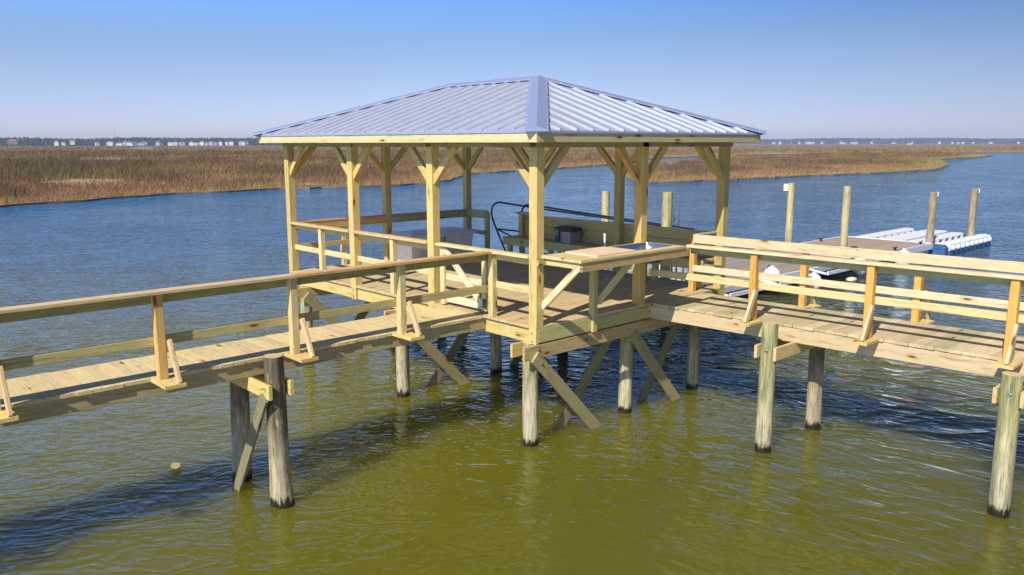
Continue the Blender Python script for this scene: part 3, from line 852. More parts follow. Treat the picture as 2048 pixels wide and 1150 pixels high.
# modular cube floats ----------------------------------------------------
def cube_float(name, xa, xb, ya, yb, label, blue=False):
    o = thing(name, ((xa + xb) / 2, (ya + yb) / 2, 0), label, 'float platform', 'white modular cube floats beyond the dock')
    def top(b):
        nx = int(round((xb - xa) / .5)); ny = int(round((yb - ya) / .5))
        for i in range(nx):
            for j in range(ny):
                a = xa + i * (xb - xa) / nx; c = ya + j * (yb - ya) / ny
                w = (xb - xa) / nx; q = (yb - ya) / ny
                dip = .1 if (j in (ny // 2,) ) else 0
                b.box((a + .012, c + .012, .12), (a + w - .012, c + q - .012, .40 - dip), ch=.045, axis=0)
    part('cube_tops', WHITEP, o, top)
    part('cube_bases', BLUEPL if blue else WHITEP, o, lambda b: b.box((xa, ya, -.25), (xb, yb, .13), ch=.05))
    if blue:
        nx = int(round((xb - xa) / .5))
        for i in range(nx):
            part('bumper', WHITEP, o, lambda b: b.ball((xa + (i + .5) * (xb - xa) / nx, ya - .01, .24), .10, 10, 6, (1.1, .8, 1)))
            part('bumper', WHITEP, o, lambda b: b.ball((xa + (i + .5) * (xb - xa) / nx, ya + .16, .38), .10, 10, 6, (1.1, .9, .6)))
    part('slots', DGREY, o, lambda b: [b.board((xa + .3 + i * .62, (ya + yb) / 2 - .1, .42), (xa + .34 + i * .62, (ya + yb) / 2 - .03, .3), .035, .08, ch=.01) for i in range(int((xb - xa) / .62))])
    return o
cube_float('cube_float', 23.5, 28.6, 5.0, 6.75, 'longer white cube float platform directly behind the dock end')
cube_float('cube_float', 23.9, 28.2, 3.25, 4.75, 'shorter white cube float with blue sides next to the outermost pile', True)
bc = MB(); bc.box((23.55, 3.3, -.1), (23.88, 3.85, .36), ch=.10, axis=0)
tag(bc.build('bow_stop', BLUEPL), 'blue moulded float block between the dock end pile and the white bumpers', 'float block')

# fishing rods
for k, (x, y, tx, ty, lab) in enumerate(((4.42, 1.13, .0, .0, 'thin dark fishing rod with a bright green lure leaning on the bench back'), (4.42, 1.04, .02, -.01, 'plain thin dark fishing rod leaning on the bench back nearer the corner post'))):
    o = thing('fishing_rod', (x, y, D), lab, 'fishing rod', 'fishing rods leaning on the bench')
    part('rod_blank', DARKTUBE, o, lambda b: b.tube([(x, y, 1.62), (x + tx * .5, y + ty, 2.5), (x + tx, y + ty * 2, 2.95)], .006, 5, radii=[.007, .004, .0015]))
    part('grip', BLACK, o, lambda b: b.tube([(x, y, 1.62), (x + tx * .15, y + ty * .3, 1.95)], .015, 6))
    part('reel', DGREY, o, lambda b: b.tube([(x + .05, y - .03, 2.0), (x + .05, y + .03, 2.0)], .035, 10))
    if k == 0:
        part('lure', LIME, o, lambda b: b.ball((x + .01, y - .012, 2.66), .02, 8, 6, (1, 1, 2)))

# floating leaf
lf = MB()
c0 = V((-3.74, 2.42, .03))
lf.add([c0 + V(p) for p in ((0, 0, 0), (.05, .05, .015), (.09, .16, .01), (.04, .26, 0), (-.03, .17, .012), (-.05, .07, .01))], [(0, 1, 2, 3, 4, 5)])
lf.add([c0 + V(p) for p in ((0, 0, -.01), (.05, .05, .0), (.09, .16, -.0), (.04, .26, -.01), (-.03, .17, -.0), (-.05, .07, -.0))], [(5, 4, 3, 2, 1, 0)])
tag(lf.build('floating_leaf', mat_plain('dead_leaf', (.42, .34, .14), .6)), 'pale yellow leaf drifting on the water left of the dark front piles', 'leaf')

# ------------------------------------------------------------------ water
def mat_water():
    m, nt = new_mat('tidal_water'); N = NT(nt)
    geo = N.n('ShaderNodeNewGeometry'); P = geo.outputs['Position']
    big = N.noise(N.mapping(P, (1, 1, 0)), .22, 3, .5)
    mid = N.noise(N.mapping(P, (1, 1, 0)), .06, 2, .5)
    c = N.mix(N.ramp(big, [(.35, 0.), (.65, 1.)]), (.138, .124, .009), (.152, .138, .007))
    c = N.mix(N.ramp(mid, [(.4, 0.), (.6, 1.)]), c, (.112, .107, .013))
    # wind ripples: several crossing wave trains with broken crests
    # turbid shallows in front; far base colour painted blue to stand for reflected sky
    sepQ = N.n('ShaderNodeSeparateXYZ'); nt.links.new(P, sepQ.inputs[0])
    far_blue = N.math('MULTIPLY_ADD', N.math('ADD', sepQ.outputs[0], sepQ.outputs[1]), .032, N.math('MULTIPLY_ADD', mid, .5, -.35))
    c = N.mix(N.ramp(far_blue, [(.05, 0.), (1., 1.)]), c, (.022, .090, .175))
    def along(deg, sc, asp):
        """coordinates stretched along crests that run in direction deg"""
        return N.mapping(N.mapping(P, rot=(0, 0, math.radians(90 - deg))), (sc, sc * asp, 0))
    def train(deg, sc, asp, det=2., w=1., dist=.6):
        return N.math('MULTIPLY', N.noise(along(deg, sc, asp), 1., det, .55, dist), w)
    def ridge(deg, sc, asp, w, dist=.5, pw=2.4):
        n = N.noise(along(deg, sc, asp), 1., 1.5, .5, dist)
        r = N.math('SUBTRACT', 1., N.math('ABSOLUTE', N.math('MULTIPLY_ADD', n, 2., -1.)))
        return N.math('MULTIPLY', N.math('POWER', r, pw), w)
    sepP = N.n('ShaderNodeSeparateXYZ'); nt.links.new(P, sepP.inputs[0])
    side = N.math('SMOOTH_MIN', N.math('MULTIPLY_ADD', N.math('SUBTRACT', sepP.outputs[0], sepP.outputs[1]), .16, .42), 1., .2)
    side = N.math('MAXIMUM', side, .12)
    inv = N.math('SUBTRACT', 1.1, side)
    gust = N.ramp(N.noise(N.mapping(P, (1, 1, 0)), .17, 2, .5), [(.3, .6), (.7, 1.15)])
    hr = N.math('ADD', train(-92, 2.2, .40, 2., .13, 1.), ridge(-80, 3.5, .36, .075, 1.))
    hl = N.math('ADD', train(-18, 2.7, .52, 2., .13, 1.3), ridge(-34, 3.2, .45, .085, 1.3, 3.))
    hl = N.math('ADD', hl, ridge(-85, 3.7, .5, .050, 1.2, 3.))
    hs = N.math('ADD', N.math('MULTIPLY', hr, side), N.math('MULTIPLY', hl, inv))
    hs = N.math('ADD', hs, train(-60, .8, .5, 1., .30))
    lee = N.math('MULTIPLY_ADD', N.math('ADD', sepP.outputs[0], sepP.outputs[1]), .045, .74)
    lee = N.math('MAXIMUM', N.math('MINIMUM', lee, 1.05), .55)
    hs = N.math('MULTIPLY_ADD', N.math('ADD', ridge(-42, 1.0, .5, .22, 1.2, 2.), ridge(-75, 1.7, .42, .10, 1., 2.5)), N.math('POWER', lee, 1.6), hs)
    hs = N.math('ADD', hs, ridge(-50, 7., .5, .012, 1.))
    hs = N.math('ADD', hs, train(-75, 13, .6, 1., .007))
    hs = N.math('MULTIPLY', hs, gust)
    hs = N.math('MULTIPLY', hs, N.math('MULTIPLY_ADD', side, .30, .88))
    # the near water lies in the lee of the walkways and is calmer
    hs = N.math('MULTIPLY', hs, lee)
    bp = N.n('ShaderNodeBump'); bp.inputs['Strength'].default_value = 1.; bp.inputs['Distance'].default_value = .19
    nt.links.new(hs, bp.inputs['Height'])
    body = N.n('ShaderNodeBsdfPrincipled')
    nt.links.new(c, body.inputs['Base Color'])
    body.inputs['Roughness'].default_value = .9
    body.inputs['Specular IOR Level'].default_value = 0.
    body.inputs['Subsurface Weight'].default_value = 1.
    body.inputs['Subsurface Scale'].default_value = 1.8
    body.inputs['Subsurface Radius'].default_value = (1., .9, .4)
    body.subsurface_method = 'BURLEY'
    gl = N.n('ShaderNodeBsdfGlossy'); gl.inputs['Roughness'].default_value = .045; gl.inputs['Color'].default_value = (.82, .95, 1., 1.)
    fr = N.n('ShaderNodeFresnel'); fr.inputs['IOR'].default_value = 1.34
    for nd in (gl, fr): nt.links.new(bp.outputs[0], nd.inputs['Normal'])
    mxs = N.n('ShaderNodeMixShader')
    nt.links.new(fr.outputs[0], mxs.inputs[0]); nt.links.new(body.outputs[0], mxs.inputs[1]); nt.links.new(gl.outputs[0], mxs.inputs[2])
    o = N.n('ShaderNodeOutputMaterial'); nt.links.new(mxs.outputs[0], o.inputs[0])
    return m
wm = MB(); R = 14000
wm.add([(-R, -R, 0), (R, -R, 0), (R, R, 0), (-R, R, 0)], [(0, 1, 2, 3)])
water = tag(wm.build('water', mat_water()), kind='structure')

# ------------------------------------------------------------------ marsh land
from mathutils.geometry import tessellate_polygon
def px_poly(pts): return [gp(x, y, 0.) for x, y in pts]
nearA = px_poly([(-700, 470), (-300, 440), (-120, 424), (0, 414), (60, 409), (130, 405), (240, 396), (350, 388), (455, 384), (560, 378), (700, 375), (800, 371), (870, 367), (905, 358), (940, 348), (1020, 343), (1100, 338), (1170, 333), (1225, 329), (1252, 325)])
farA = px_poly([(1240, 321), (1330, 316), (1450, 311), (1600, 307.6), (1750, 306), (1880, 305), (2048, 304.4), (2300, 304), (2700, 303.5)])
dirL = (gp(-900, 420) - CAM).to_2d().normalized(); dirR = (gp(2750, 420) - CAM).to_2d().normalized()
LX = CAM.to_2d() + dirL * 1750; RX = CAM.to_2d() + dirR * 2400
mid = [CAM.to_2d() + ((gp(x, 420) - CAM).to_2d().normalized()) * d for x, d in ((2048, 2150), (1500, 2000), (1000, 1900), (500, 1780), (0, 1750))]
polyA = [p.to_2d() for p in nearA] + [p.to_2d() for p in farA] + [RX] + mid + [LX]
polyB = [p.to_2d() for p in px_poly([(1256, 338), (1258, 352), (1266, 362), (1300, 366), (1370, 364), (1440, 361), (1520, 357), (1600, 353), (1690, 349), (1760, 346), (1830, 342), (1872, 339), (1889, 334), (1892, 328), (1880, 323), (1780, 320), (1600, 318), (1450, 320), (1330, 325), (1275, 331)])]
polyC = [p.to_2d() for p in px_poly([(1420, 317.5), (1600, 317), (1760, 318.2), (1880, 318.5), (1930, 316.5), (1975, 313.5), (1986, 311), (1975, 309.4), (1900, 308.6), (1750, 308.6), (1600, 309.6), (1450, 312)])]

def mat_land():
    m, nt = new_mat('marsh_ground'); N = NT(nt)
    geo = N.n('ShaderNodeNewGeometry'); P = geo.outputs['Position']
    a = N.noise(P, .035, 4, .6); b2 = N.noise(P, .25, 4, .65); st = N.noise(N.mapping(P, (1, 1, 1), (0, 0, math.radians(-43))), .012, 4, .6)
    c = N.mix(N.ramp(a, [(.35, 0.), (.65, 1.)]), (.28, .17, .115), (.37, .23, .14))
    c = N.mix(N.ramp(st, [(.55, 0.), (.68, .7)]), c, (.32, .26, .11))
    c = N.mix(1., c, N.ramp(b2, [(.3, .7), (.7, 1.2)]), 'MULTIPLY')
    b = N.bsdf(Base_Color=c, Roughness=.95); b.inputs['Specular IOR Level'].default_value = .1
    nt.links.new(N.bump(N.noise(P, 1.2, 4, .7), 1., .5), b.inputs['Normal'])
    return m
LAND = mat_land()
SAND = mat_plain('shell_bank_sand', (.44, .33, .22), .95, 0, .6, 3, .18, .8, .1)
MUD = mat_plain('marsh_mud', (.22, .17, .11), .8, 0, .5, 3, .2, .8)

def ragged(poly, k, amp):
    out = []
    for i in range(len(poly)):
        a = poly[i]; b = poly[(i + 1) % len(poly)]; out.append(a)
        if i < k:
            L = (b - a).length; m = max(1, int(L / 1.1)); m = min(m, 60)
            nrm = V((-(b - a).y, (b - a).x)).normalized()
            for j in range(1, m):
                p = a.lerp(b, j / m); q = amp * (math.sin(p.x * .9 + p.y * .4) * .5 + math.sin(p.x * 2.3 - p.y * 1.7) * .3 + random.uniform(-.35, .35)) * min(1, j / 2, (m - j) / 2)
                out.append(p + nrm * q)
    return out
kA = len(nearA) - 1
polyA = ragged(polyA, kA, .9); polyB = ragged(polyB, len(polyB), .7)
def land(name, poly, z=.10):
    b = MB(); n = len(poly)
    tri = tessellate_polygon([[V((p.x, p.y, 0)) for p in poly]])
    vs = [(p.x, p.y, z) for p in poly]
    fs = []
    for t in tri:
        a, c, d = (poly[i] for i in t)
        fs.append(tuple(t) if (c - a).cross(d - a) > 0 else tuple(reversed(t)))
    b.add(vs, fs)
    cen = sum(poly, V((0, 0))) / n
    lo = [(p.x, p.y, -.3) for p in poly]
    area = sum(poly[i].cross(poly[(i + 1) % n]) for i in range(n))
    w = [(i, i + n, (i + 1) % n + n, (i + 1) % n) if area > 0 else (i, (i + 1) % n, (i + 1) % n + n, i + n) for i in range(n)]
    b.add(vs + lo, w, mi=1)
    return tag(b.build(name, [LAND, MUD]), kind='structure')
land('marsh_ground', polyA); land('marsh_ground', polyB); land('marsh_ground', polyC)

# sandy shell patches near the bank (soft lobed outlines, slightly domed)
SANDS = [(175, 366, 95, 7), (60, 350, 42, 3.2), (610, 368.5, 36, 2.2), (700, 366, 26, 2.0), (445, 349, 60, 2.2), (330, 352, 50, 2)]
for (x, y, rx, ry) in SANDS:
    b = MB(); n = 40; ring = []
    for k in range(n):
        a = 2 * math.pi * k / n; q = 1 + .22 * math.sin(3 * a + x) + .12 * math.sin(7 * a + y)
        p = gp(x + rx * math.cos(a) * q, y + ry * math.sin(a) * q, .1); ring.append((p.x, p.y, .106))
    c = gp(x, y, .1); b.add(ring + [(c.x, c.y, .22)], [(k, (k + 1) % n, n) if True else 0 for k in range(n)])
    o = b.build('shell_sand', SAND)
    me = o.data
    if me.polygons[0].normal.z < 0: me.flip_normals()
    tag(o, kind='structure')
# creek ponds showing between the far grasses
PONDS = [(210, 318, 82, 1.0), (285, 296, 22, .6), (1545, 307.4, 75, .9), (1345, 327, 14, 1.3)]

# ------------------------------------------------------------------ marsh grass
def inside(poly, X, Y):
    r = np.zeros(len(X), bool); n = len(poly)
    for i in range(n):
        a = poly[i]; b = poly[(i + 1) % n]
        cnd = ((a.y > Y) != (b.y > Y)) & (X < (b.x - a.x) * (Y - a.y) / (b.y - a.y + 1e-12) + a.x)
        r ^= cnd
    return r
def edge_dist(poly, X, Y, closed=True, k=None):
    d = np.full(len(X), 1e9); n = len(poly); m = k or n
    for i in range(m if closed or k else n - 1):
        a = poly[i]; b = poly[(i + 1) % n]
        ax, ay, bx, by = a.x, a.y, b.x, b.y
        L2 = (bx - ax) ** 2 + (by - ay) ** 2
        t = np.clip(((X - ax) * (bx - ax) + (Y - ay) * (by - ay)) / L2, 0, 1)
        d = np.minimum(d, np.hypot(X - ax - t * (bx - ax), Y - ay - t * (by - ay)))
    return d
def vnoise(X, Y, s, seed):
    """smooth value noise"""
    g = np.random.default_rng(seed).random((128, 128))
    x = X / s + 1000; y = Y / s + 1000
    xi = np.floor(x).astype(int); yi = np.floor(y).astype(int); fx = x - xi; fy = y - yi
    fx = fx * fx * (3 - 2 * fx); fy = fy * fy * (3 - 2 * fy)
    q = lambda i, j: g[i % 128, j % 128]
    return (q(xi, yi) * (1 - fx) * (1 - fy) + q(xi + 1, yi) * fx * (1 - fy) + q(xi, yi + 1) * (1 - fx) * fy + q(xi + 1, yi + 1) * fx * fy)

def screen(X, Y, Z):
    dx, dy, dz = X - CAM.x, Y - CAM.y, Z - CAM.z
    zz = dx * fw.x + dy * fw.y + dz * fw.z
    return 1024 + FPX * (dx * r2.x + dy * r2.y + dz * r2.z) / zz, 575 - FPX * (dx * u2.x + dy * u2.y + dz * u2.z) / zz

def mat_grass():
    m, nt = new_mat('cordgrass'); N = NT(nt)
    ti = N.n('ShaderNodeAttribute', attribute_name='tint').outputs['Color']
    b = N.n('ShaderNodeBsdfDiffuse'); nt.links.new(ti, b.inputs[0]); b.inputs['Roughness'].default_value = 1.
    t = N.n('ShaderNodeBsdfTranslucent'); nt.links.new(ti, t.inputs[0])
    mx = N.n('ShaderNodeMixShader'); mx.inputs[0].default_value = .25
    nt.links.new(b.outputs[0], mx.inputs[1]); nt.links.new(t.outputs[0], mx.inputs[2])
    o = N.n('ShaderNodeOutputMaterial'); nt.links.new(mx.outputs[0], o.inputs[0])
    return m
GRASS = mat_grass()

def grass(name, polys, N0, d0, d1, a0, a1, kedge, label=None):
    """log-uniform scatter: blades get sparser and wider with distance from the shore"""
    a = rng.uniform(a0, a1, N0); d = d0 * (d1 / d0) ** rng.random(N0)
    X = CAM.x + d * np.cos(a); Y = CAM.y + d * np.sin(a)
    ins = np.zeros(N0, bool); ed = np.full(N0, 1e9)
    for p, k in polys:
        i = inside(p, X, Y); ins |= i
        ed = np.where(i, np.minimum(ed, edge_dist(p, X, Y, True, k)), ed)
    sx, sy = screen(X, Y, np.full(N0, .1))
    bare = np.zeros(N0, bool)
    for (x, y, rx, ry) in SANDS:
        bare |= ((sx - x) / rx) ** 2 + ((sy - y) / ry) ** 2 < .8 + .5 * vnoise(X, Y, 1.5, 3)
    for (x, y, rx, ry) in PONDS:
        bare |= ((sx - x) / rx) ** 2 + ((sy - y - 2.2) / (ry + 3.2)) ** 2 < 1
    keep = ins & ~(bare & (rng.random(N0) > .04))
    X, Y, d, ed, sx, sy = (q[keep] for q in (X, Y, d, ed, sx, sy)); n = len(X)
    n1 = vnoise(X, Y, 6, 1); n2 = vnoise(X, Y, 22, 2); n3 = vnoise(X, Y, 2.2, 5); n4 = vnoise(X, Y, 90, 9)
    tall = np.clip(ed / 7., .35, 1.)
    H = (.22 + .70 * tall * (.12 + 1.9 * (n1 * .6 + n3 * .4) ** 2)) * rng.uniform(.6, 1.3, n)
    # shrubs on the little dunes at far left
    shrub = (n2 > .52 + .25 * np.clip((sx - 150) / 300, 0, 1)) & (ed > 3)
    H = np.where(shrub, H * 1.45, H)
    W = np.maximum(.016, d * .00042) * rng.uniform(.7, 1.5, n)
    ang = rng.uniform(0, 2 * np.pi, n)
    # half of the blades face across the line of sight so the mass is opaque
    lean = rng.normal(0, .34, (n, 2)) + np.array([.12, -.10])
    bx, by = np.cos(ang) * W / 2, np.sin(ang) * W / 2
    zb = np.full(n, .06)
    P = np.empty((n, 5, 3), 'f')
    P[:, 0] = np.stack([X - bx, Y - by, zb], 1); P[:, 1] = np.stack([X + bx, Y + by, zb], 1)
    mx_, my_ = X + lean[:, 0] * H * .4, Y + lean[:, 1] * H * .4
    P[:, 2] = np.stack([mx_ + bx * .9, my_ + by * .9, zb + H * .6], 1); P[:, 3] = np.stack([mx_ - bx * .9, my_ - by * .9, zb + H * .6], 1)
    P[:, 4] = np.stack([X + lean[:, 0] * H, Y + lean[:, 1] * H, zb + H], 1)
    brown = np.array([.36, .205, .135]); rust = np.array([.46, .265, .15]); gold = np.array([.50, .35, .15]); green = np.array([.29, .28, .08]); dark = np.array([.15, .10, .075])
    def lerp(A, B, t): return A + (B - A) * t[:, None]
    top = lerp(np.tile(brown, (n, 1)), rust, np.clip((n2 - .3) * 2, 0, 1))
    top = lerp(top, gold, np.clip((n4 - .55) * 2.5, 0, .7) * np.clip((d - 90) / 120, 0, 1))
    top = lerp(top, dark, np.clip((n1 * .6 + n3 * .4 - .46) * 4.5, 0, .85))
    top = np.where(shrub[:, None], lerp(top, np.array([.16, .13, .07]), np.full(n, .7)), top)
    nearshore = np.clip(1.15 - ed / 5, 0, 1) * np.clip(.35 + 1.1 * n3, 0, 1)
    top = lerp(top, gold, nearshore * .75)
    top = lerp(top, green, np.clip((vnoise(X, Y, 9, 12) - .45) * 3, 0, 1) * np.clip(1 - ed / 5, 0, 1) * .6)
    top = lerp(top, green * 1.3, np.clip((vnoise(X, Y, 14, 15) - .74) * 5, 0, .5) * np.clip((d - 80) / 80, 0, 1))
    base = lerp(np.tile(gold * .95, (n, 1)), green, np.clip((n2 - .4) * 2, 0, .8))
    jit = rng.uniform(.65, 1.35, (n, 1))
    Cc = np.ones((n, 5, 4), 'f')
    Cc[:, 0, :3] = base * jit; Cc[:, 1, :3] = base * jit
    Cc[:, 2, :3] = Cc[:, 3, :3] = (top * .8 + base * .2) * jit; Cc[:, 4, :3] = top * jit
    me = bpy.data.meshes.new(name)
    me.vertices.add(n * 5); me.vertices.foreach_set('co', P.ravel())
    i0 = np.arange(n)[:, None] * 5
    loops = np.concatenate([i0 + np.array([0, 1, 2, 3]), i0 + np.array([3, 2, 4])], 1).ravel()
    me.loops.add(n * 7); me.loops.foreach_set('vertex_index', loops.astype('i'))
    me.polygons.add(n * 2)
    st = (np.arange(n)[:, None] * 7 + np.array([0, 4])).ravel()
    me.polygons.foreach_set('loop_start', st.astype('i'))
    me.update(calc_edges=True)
    at = me.attributes.new('tint', 'FLOAT_COLOR', 'POINT'); at.data.foreach_set('color', Cc.ravel())
    me.materials.append(GRASS)
    o = bpy.data.objects.new(name, me); COL.objects.link(o)
    return tag(o, label, 'grass', kind='stuff')
aL = math.atan2(dirL.y, dirL.x) - .1; aR = math.atan2(dirR.y, dirR.x) + .1
kA = len(polyA)
grass('marsh_grass', [(polyA, kA)], 420000, 46, 420, aR, aL, 0, 'brown and gold cordgrass covering the marsh along the left bank and beyond')
grass('marsh_grass', [(polyA, kA)], 90000, 380, 1750, aR, aL, 0, 'far brown cordgrass marsh reaching to the tree line')
tipB = max(polyB, key=lambda p: p.x)
aB0 = math.atan2((tipB - CAM.to_2d()).y, (tipB - CAM.to_2d()).x) - .03; aB1 = math.atan2((polyB[0] - CAM.to_2d()).y, (polyB[0] - CAM.to_2d()).x) + .03
grass('marsh_grass', [(polyB, None), (polyC, None)], 160000, 70, 330, aB0 - .06, aB1, 0, 'reddish brown cordgrass on the low point of land right of the pavilion')

pm = mat_plain('pond_water', (.20, .28, .42), .08, 0, .3, 2, .05)
for (x, y, rx, ry) in PONDS:
    b = MB(); n = 24; zz = .115
    pts = [gp(x + rx * math.cos(2 * math.pi * k / n), y + ry * math.sin(2 * math.pi * k / n), zz) for k in range(n)]
    b.add(pts, [tuple(range(n))])
    o = b.build('creek_water', pm)
    if o.data.polygons[0].normal.z < 0: o.data.flip_normals()
    tag(o, kind='structure')

# ------------------------------------------------------------------ far shore: woods, houses, mast, boat
def polar(px, dist, z=0.):
    d = (gp(px, 500) - CAM).to_2d().normalized()
    c = (CAM.to_2d() + d * dist); return V((c.x, c.y, z))
def shore_dist(px): return 1800 if px < 700 else 1800 + (px - 700) / 800 * 1900 if px < 1500 else 3700 + (px - 1500) * .5
def mat_leaf(name, col):
    m, nt = new_mat(name); N = NT(nt)
    ti = N.n('ShaderNodeAttribute', attribute_name='tint').outputs['Color']
    b = N.bsdf(Base_Color=ti, Roughness=.9); b.inputs['Specular IOR Level'].default_value = .1
    return m
LEAF = mat_leaf('far_foliage', None)
def woods(name, px0, px1, n, label):
    b = MB()
    oct_v = [(1, 0, 0), (0, 1, 0), (-1, 0, 0), (0, -1, 0), (0, 0, 1), (0, 0, -1)]
    oct_f = [(0, 1, 4), (1, 2, 4), (2, 3, 4), (3, 0, 4), (1, 0, 5), (2, 1, 5), (3, 2, 5), (0, 3, 5)]
    for i in range(n):
        px = random.uniform(px0, px1); s = shore_dist(px); dd = s + random.random() ** 1.5 * 160
        prof = .5 + .5 * math.sin(px * .021 + 1) * math.sin(px * .0071)
        k = s / 1800
        hmax = (13.0 + 4.0 * prof) * (k ** .62) * random.uniform(.78, 1.03)
        base = polar(px, dd)
        for q in range(3):
            r = random.uniform(2.2, 4.6) * k ** .5; z = hmax * (q + .6) / 3
            cx, cy = base.x + random.uniform(-3, 3), base.y + random.uniform(-3, 3)
            t = random.choice([(.035, .045, .025), (.05, .055, .03), (.075, .065, .045), (.03, .04, .025), (.09, .08, .06)])
            b.add([(cx + x * r * random.uniform(.7, 1.2), cy + y * r * random.uniform(.7, 1.2), z + w * r * random.uniform(.6, 1.1)) for x, y, w in oct_v], oct_f, None, t)
    return tag(b.build(name, LEAF), label, 'woods', kind='stuff')
woods('far_woods', -350, 800, 2600, 'dark green line of woods on the far left shore')
woods('far_woods', 800, 2450, 3000, 'bluish distant line of woods on the far right shore')
# low far land under the right-hand woods
lp = [polar(x, shore_dist(x) - 6).to_2d() for x in range(700, 2500, 150)] + [polar(x, shore_dist(x) + 500).to_2d() for x in range(2450, 650, -150)]
land('far_shore_ground', lp, .5)

HW = mat_plain('white_house_wall', (.74, .73, .72), .7); HP = mat_plain('cream_house_wall', (.62, .54, .44), .7); HR = mat_plain('grey_house_roof', (.22, .22, .25), .7)
HO = mat_plain('orange_house_wall', (.52, .22, .12), .7); HGL = mat_plain('house_window_glass', (.05, .06, .08), .2)
def house_mesh(name, w, dp, h, rh, wall, parent=None, two=False):
    b = MB()
    b.box((-w / 2, -dp / 2, 0), (w / 2, dp / 2, h), ch=.05)
    e = .5
    vs = [(-w / 2 - e, -dp / 2 - e, h), (w / 2 + e, -dp / 2 - e, h), (w / 2 + e, dp / 2 + e, h), (-w / 2 - e, dp / 2 + e, h), (-w / 4, 0, h + rh), (w / 4, 0, h + rh)]
    b.add(vs, [(0, 1, 5, 4), (1, 2, 5), (2, 3, 4, 5), (3, 0, 4), (3, 2, 1, 0)], mi=1)
    for z in ([h * .3, h * .72]):
        for i in range(int(w / 2.6)):
            x = -w / 2 + 1.3 + i * 2.6
            b.box((x - .5, -dp / 2 - .06, z - .7), (x + .5, -dp / 2 - .003, z + .7), ch=.01, mi=2)
    return b
protos = []
for k, (w, dp, h_, rh, wl) in enumerate(((13, 9, 8.2, 2.6, HW), (9, 9, 9.0, 2.8, HW), (17, 9, 6.5, 2.4, HW), (10, 8, 8.0, 2.6, HP), (16, 10, 6.5, 2.6, HO))):
    b = house_mesh('house', w, dp, h_, rh, wl); me = b.build('tmp', [wl, HR, HGL]); protos.append(me.data); bpy.data.objects.remove(me)
def house(px, k, off=-8, z=.2, sc=1., label='', group=None, rot=None):
    o = bpy.data.objects.new('house', protos[k]); COL.objects.link(o)
    p = polar(px, shore_dist(px) + off, z); o.location = p
    d = (CAM.to_2d() - p.to_2d()); o.rotation_euler = (0, 0, math.atan2(d.y, d.x) + math.pi / 2 + (random.uniform(-.5, .5) if rot is None else rot))
    o.scale = (sc * .9, sc * .9, sc * .85)
    return tag(o, label, 'house', group)
house(48, 4, -6, 3, 1.15, 'orange roofed house among the dark trees at the far left edge', rot=0)
house(166, 3, -6, 2.4, 1., 'tan house half hidden in the woods left of the radio mast')
lx = [134, 147, 213, 240, 258, 264, 270, 277, 286, 292, 299, 307, 331, 336, 358, 366, 372, 380, 388, 398, 404, 411, 419, 426, 436, 441, 455, 462, 468, 476, 493, 498, 505]
for i, x in enumerate(lx):
    house(x + random.uniform(-1.5, 1.5), random.choice([0, 1, 1, 2, 0]), random.uniform(-14, 4), .2, random.uniform(.75, 1.0), 'tiny white waterfront house at the foot of the far left woods', 'white houses along the far left shore')
rx_ = [1536, 1548, 1586, 1600, 1606, 1612, 1630, 1668, 1674, 1690, 1696, 1728, 1770, 1806, 1860, 1885, 1896, 1906, 1926, 1960, 2014]
for i, x in enumerate(rx_):
    house(x, random.choice([0, 1, 2]), -10, .5, random.uniform(.8, 1.15), 'tiny pale house on the distant right shore', 'pale houses along the distant right shore')
# radio mast
mp = polar(250, 2300)
o = thing('radio_mast', mp, 'very thin radio mast standing above the far left woods', 'mast')
part('mast_pole', mat_plain('mast_steel', (.4, .38, .4), .5), o, lambda b: b.tube([mp, mp + V((0, 0, 26)), mp + V((0, 0, 46))], .5, 6, radii=[.7, .5, .3]))
# distant white boat in the bay
bpnt = polar(1801, 1950)
o = thing('motor_boat', bpnt, 'small white motor boat far off on the bay at right', 'boat')
def hull(b):
    c = bpnt; ax = V((r2.x, r2.y, 0)).normalized(); ay = V((-ax.y, ax.x, 0))
    prof = [(-4.4, 1.3, .0, 1.5), (0, 1.5, 0, 1.6), (2.5, 1.2, .1, 1.9), (4.6, .08, .6, 2.3)]
    vs = []
    for (x, w, zb, zt) in prof:
        for s_ in (-1, 1):
            vs += [c + ax * x + ay * s_ * w * .6 + V((0, 0, zb)), c + ax * x + ay * s_ * w + V((0, 0, zt))]
    fs = []
    for i in range(3):
        o_ = i * 4
        fs += [(o_, o_ + 4, o_ + 5, o_ + 1), (o_ + 2, o_ + 3, o_ + 7, o_ + 6), (o_ + 1, o_ + 5, o_ + 7, o_ + 3), (o_, o_ + 2, o_ + 6, o_ + 4)]
    fs += [(0, 1, 3, 2), (12, 14, 15, 13)]
    b.add(vs, fs)
part('hull', WHITEM, o, hull)
part('cabin', WHITEM, o, lambda b: b.board(bpnt + V((-r2.x * 2, -r2.y * 2, 2.3)), bpnt + V((r2.x * 1.2, r2.y * 1.2, 2.3)), 1.8, 1.5, (0, 0, 1), ch=.2))

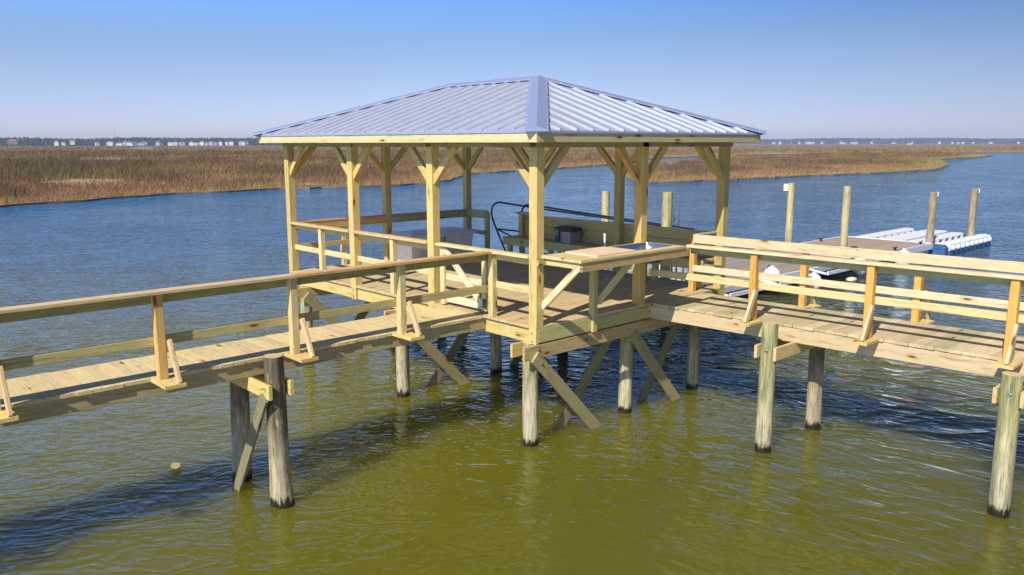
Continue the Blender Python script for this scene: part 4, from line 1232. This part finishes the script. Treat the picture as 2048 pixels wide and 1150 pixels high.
# ------------------------------------------------------------------ light, sky, air
sx_, sy_ = -1.06, -.31
EL = math.atan(1 / math.hypot(sx_, sy_))
sun = bpy.data.lights.new('sun', 'SUN'); so = bpy.data.objects.new('sun', sun); COL.objects.link(so)
sun.energy = 5.; sun.angle = math.radians(.55); sun.color = (1., .93, .82)
sdir = V((sx_, sy_, 1)).normalized()
so.rotation_euler = sdir.to_track_quat('Z', 'Y').to_euler()
w = bpy.data.worlds.new('World'); scene.world = w; w.use_nodes = True
nt = w.node_tree; nt.nodes.clear(); N = NT(nt)
sky = N.n('ShaderNodeTexSky', sky_type='NISHITA'); sky.sun_disc = False
sky.sun_elevation = EL; sky.sun_rotation = math.atan2(sdir.x, sdir.y)
sky.air_density = 1.; sky.dust_density = 0.; sky.ozone_density = 6.; sky.altitude = 0
bg = N.n('ShaderNodeBackground'); bg.inputs[1].default_value = .121
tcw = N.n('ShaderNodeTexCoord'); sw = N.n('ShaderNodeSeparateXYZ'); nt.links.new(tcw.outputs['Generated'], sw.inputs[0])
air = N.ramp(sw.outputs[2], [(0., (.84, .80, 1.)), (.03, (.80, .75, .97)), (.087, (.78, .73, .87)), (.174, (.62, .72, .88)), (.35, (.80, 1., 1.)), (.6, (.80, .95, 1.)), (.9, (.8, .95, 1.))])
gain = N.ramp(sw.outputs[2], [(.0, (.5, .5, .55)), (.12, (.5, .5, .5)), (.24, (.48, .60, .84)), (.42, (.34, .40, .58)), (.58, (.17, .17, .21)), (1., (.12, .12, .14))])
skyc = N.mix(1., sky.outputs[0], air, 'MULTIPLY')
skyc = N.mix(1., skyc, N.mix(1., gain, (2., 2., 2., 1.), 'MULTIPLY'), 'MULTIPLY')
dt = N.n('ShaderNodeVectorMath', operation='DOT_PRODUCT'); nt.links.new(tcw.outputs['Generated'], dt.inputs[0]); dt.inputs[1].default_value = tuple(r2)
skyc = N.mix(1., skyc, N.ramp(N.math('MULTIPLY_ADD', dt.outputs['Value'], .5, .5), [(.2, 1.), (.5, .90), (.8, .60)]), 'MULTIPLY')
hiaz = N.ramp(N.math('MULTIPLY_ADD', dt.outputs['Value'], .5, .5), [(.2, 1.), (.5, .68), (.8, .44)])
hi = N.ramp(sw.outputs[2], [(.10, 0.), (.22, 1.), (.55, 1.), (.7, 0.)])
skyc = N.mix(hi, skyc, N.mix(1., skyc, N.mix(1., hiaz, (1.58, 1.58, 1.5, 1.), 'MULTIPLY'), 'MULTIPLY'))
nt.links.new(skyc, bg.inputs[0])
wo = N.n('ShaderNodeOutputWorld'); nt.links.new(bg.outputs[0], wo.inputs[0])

HAZE = True
if HAZE:
    hm = bpy.data.materials.new('haze'); hm.use_nodes = True; ht = hm.node_tree; ht.nodes.clear()
    pv = ht.nodes.new('ShaderNodeVolumePrincipled'); pv.inputs['Density'].default_value = .0002; pv.inputs['Color'].default_value = (.66, .78, 1., 1); pv.inputs['Anisotropy'].default_value = 0.
    ho = ht.nodes.new('ShaderNodeOutputMaterial'); ht.links.new(pv.outputs[0], ho.inputs['Volume'])
    b = MB(); q = 4700; lo, hi = (-q, -q, -2.6), (q, q, 52)
    vs = [(x, y, z) for z in (lo[2], hi[2]) for x, y in ((lo[0], lo[1]), (hi[0], lo[1]), (hi[0], hi[1]), (lo[0], hi[1]))]
    b.add(vs, [(3, 2, 1, 0), (4, 5, 6, 7), (0, 1, 5, 4), (1, 2, 6, 5), (2, 3, 7, 6), (3, 0, 4, 7)])
    tag(b.build('haze', hm), kind='stuff')

scene.view_settings.view_transform = 'Standard'; scene.view_settings.look = 'None'
scene.view_settings.exposure = .2; scene.view_settings.gamma = 1
scene.render.resolution_x = 1024; scene.render.resolution_y = 575
scene.cycles.use_denoising = True
scene.cycles.max_bounces = 6; scene.cycles.volume_bounces = 0
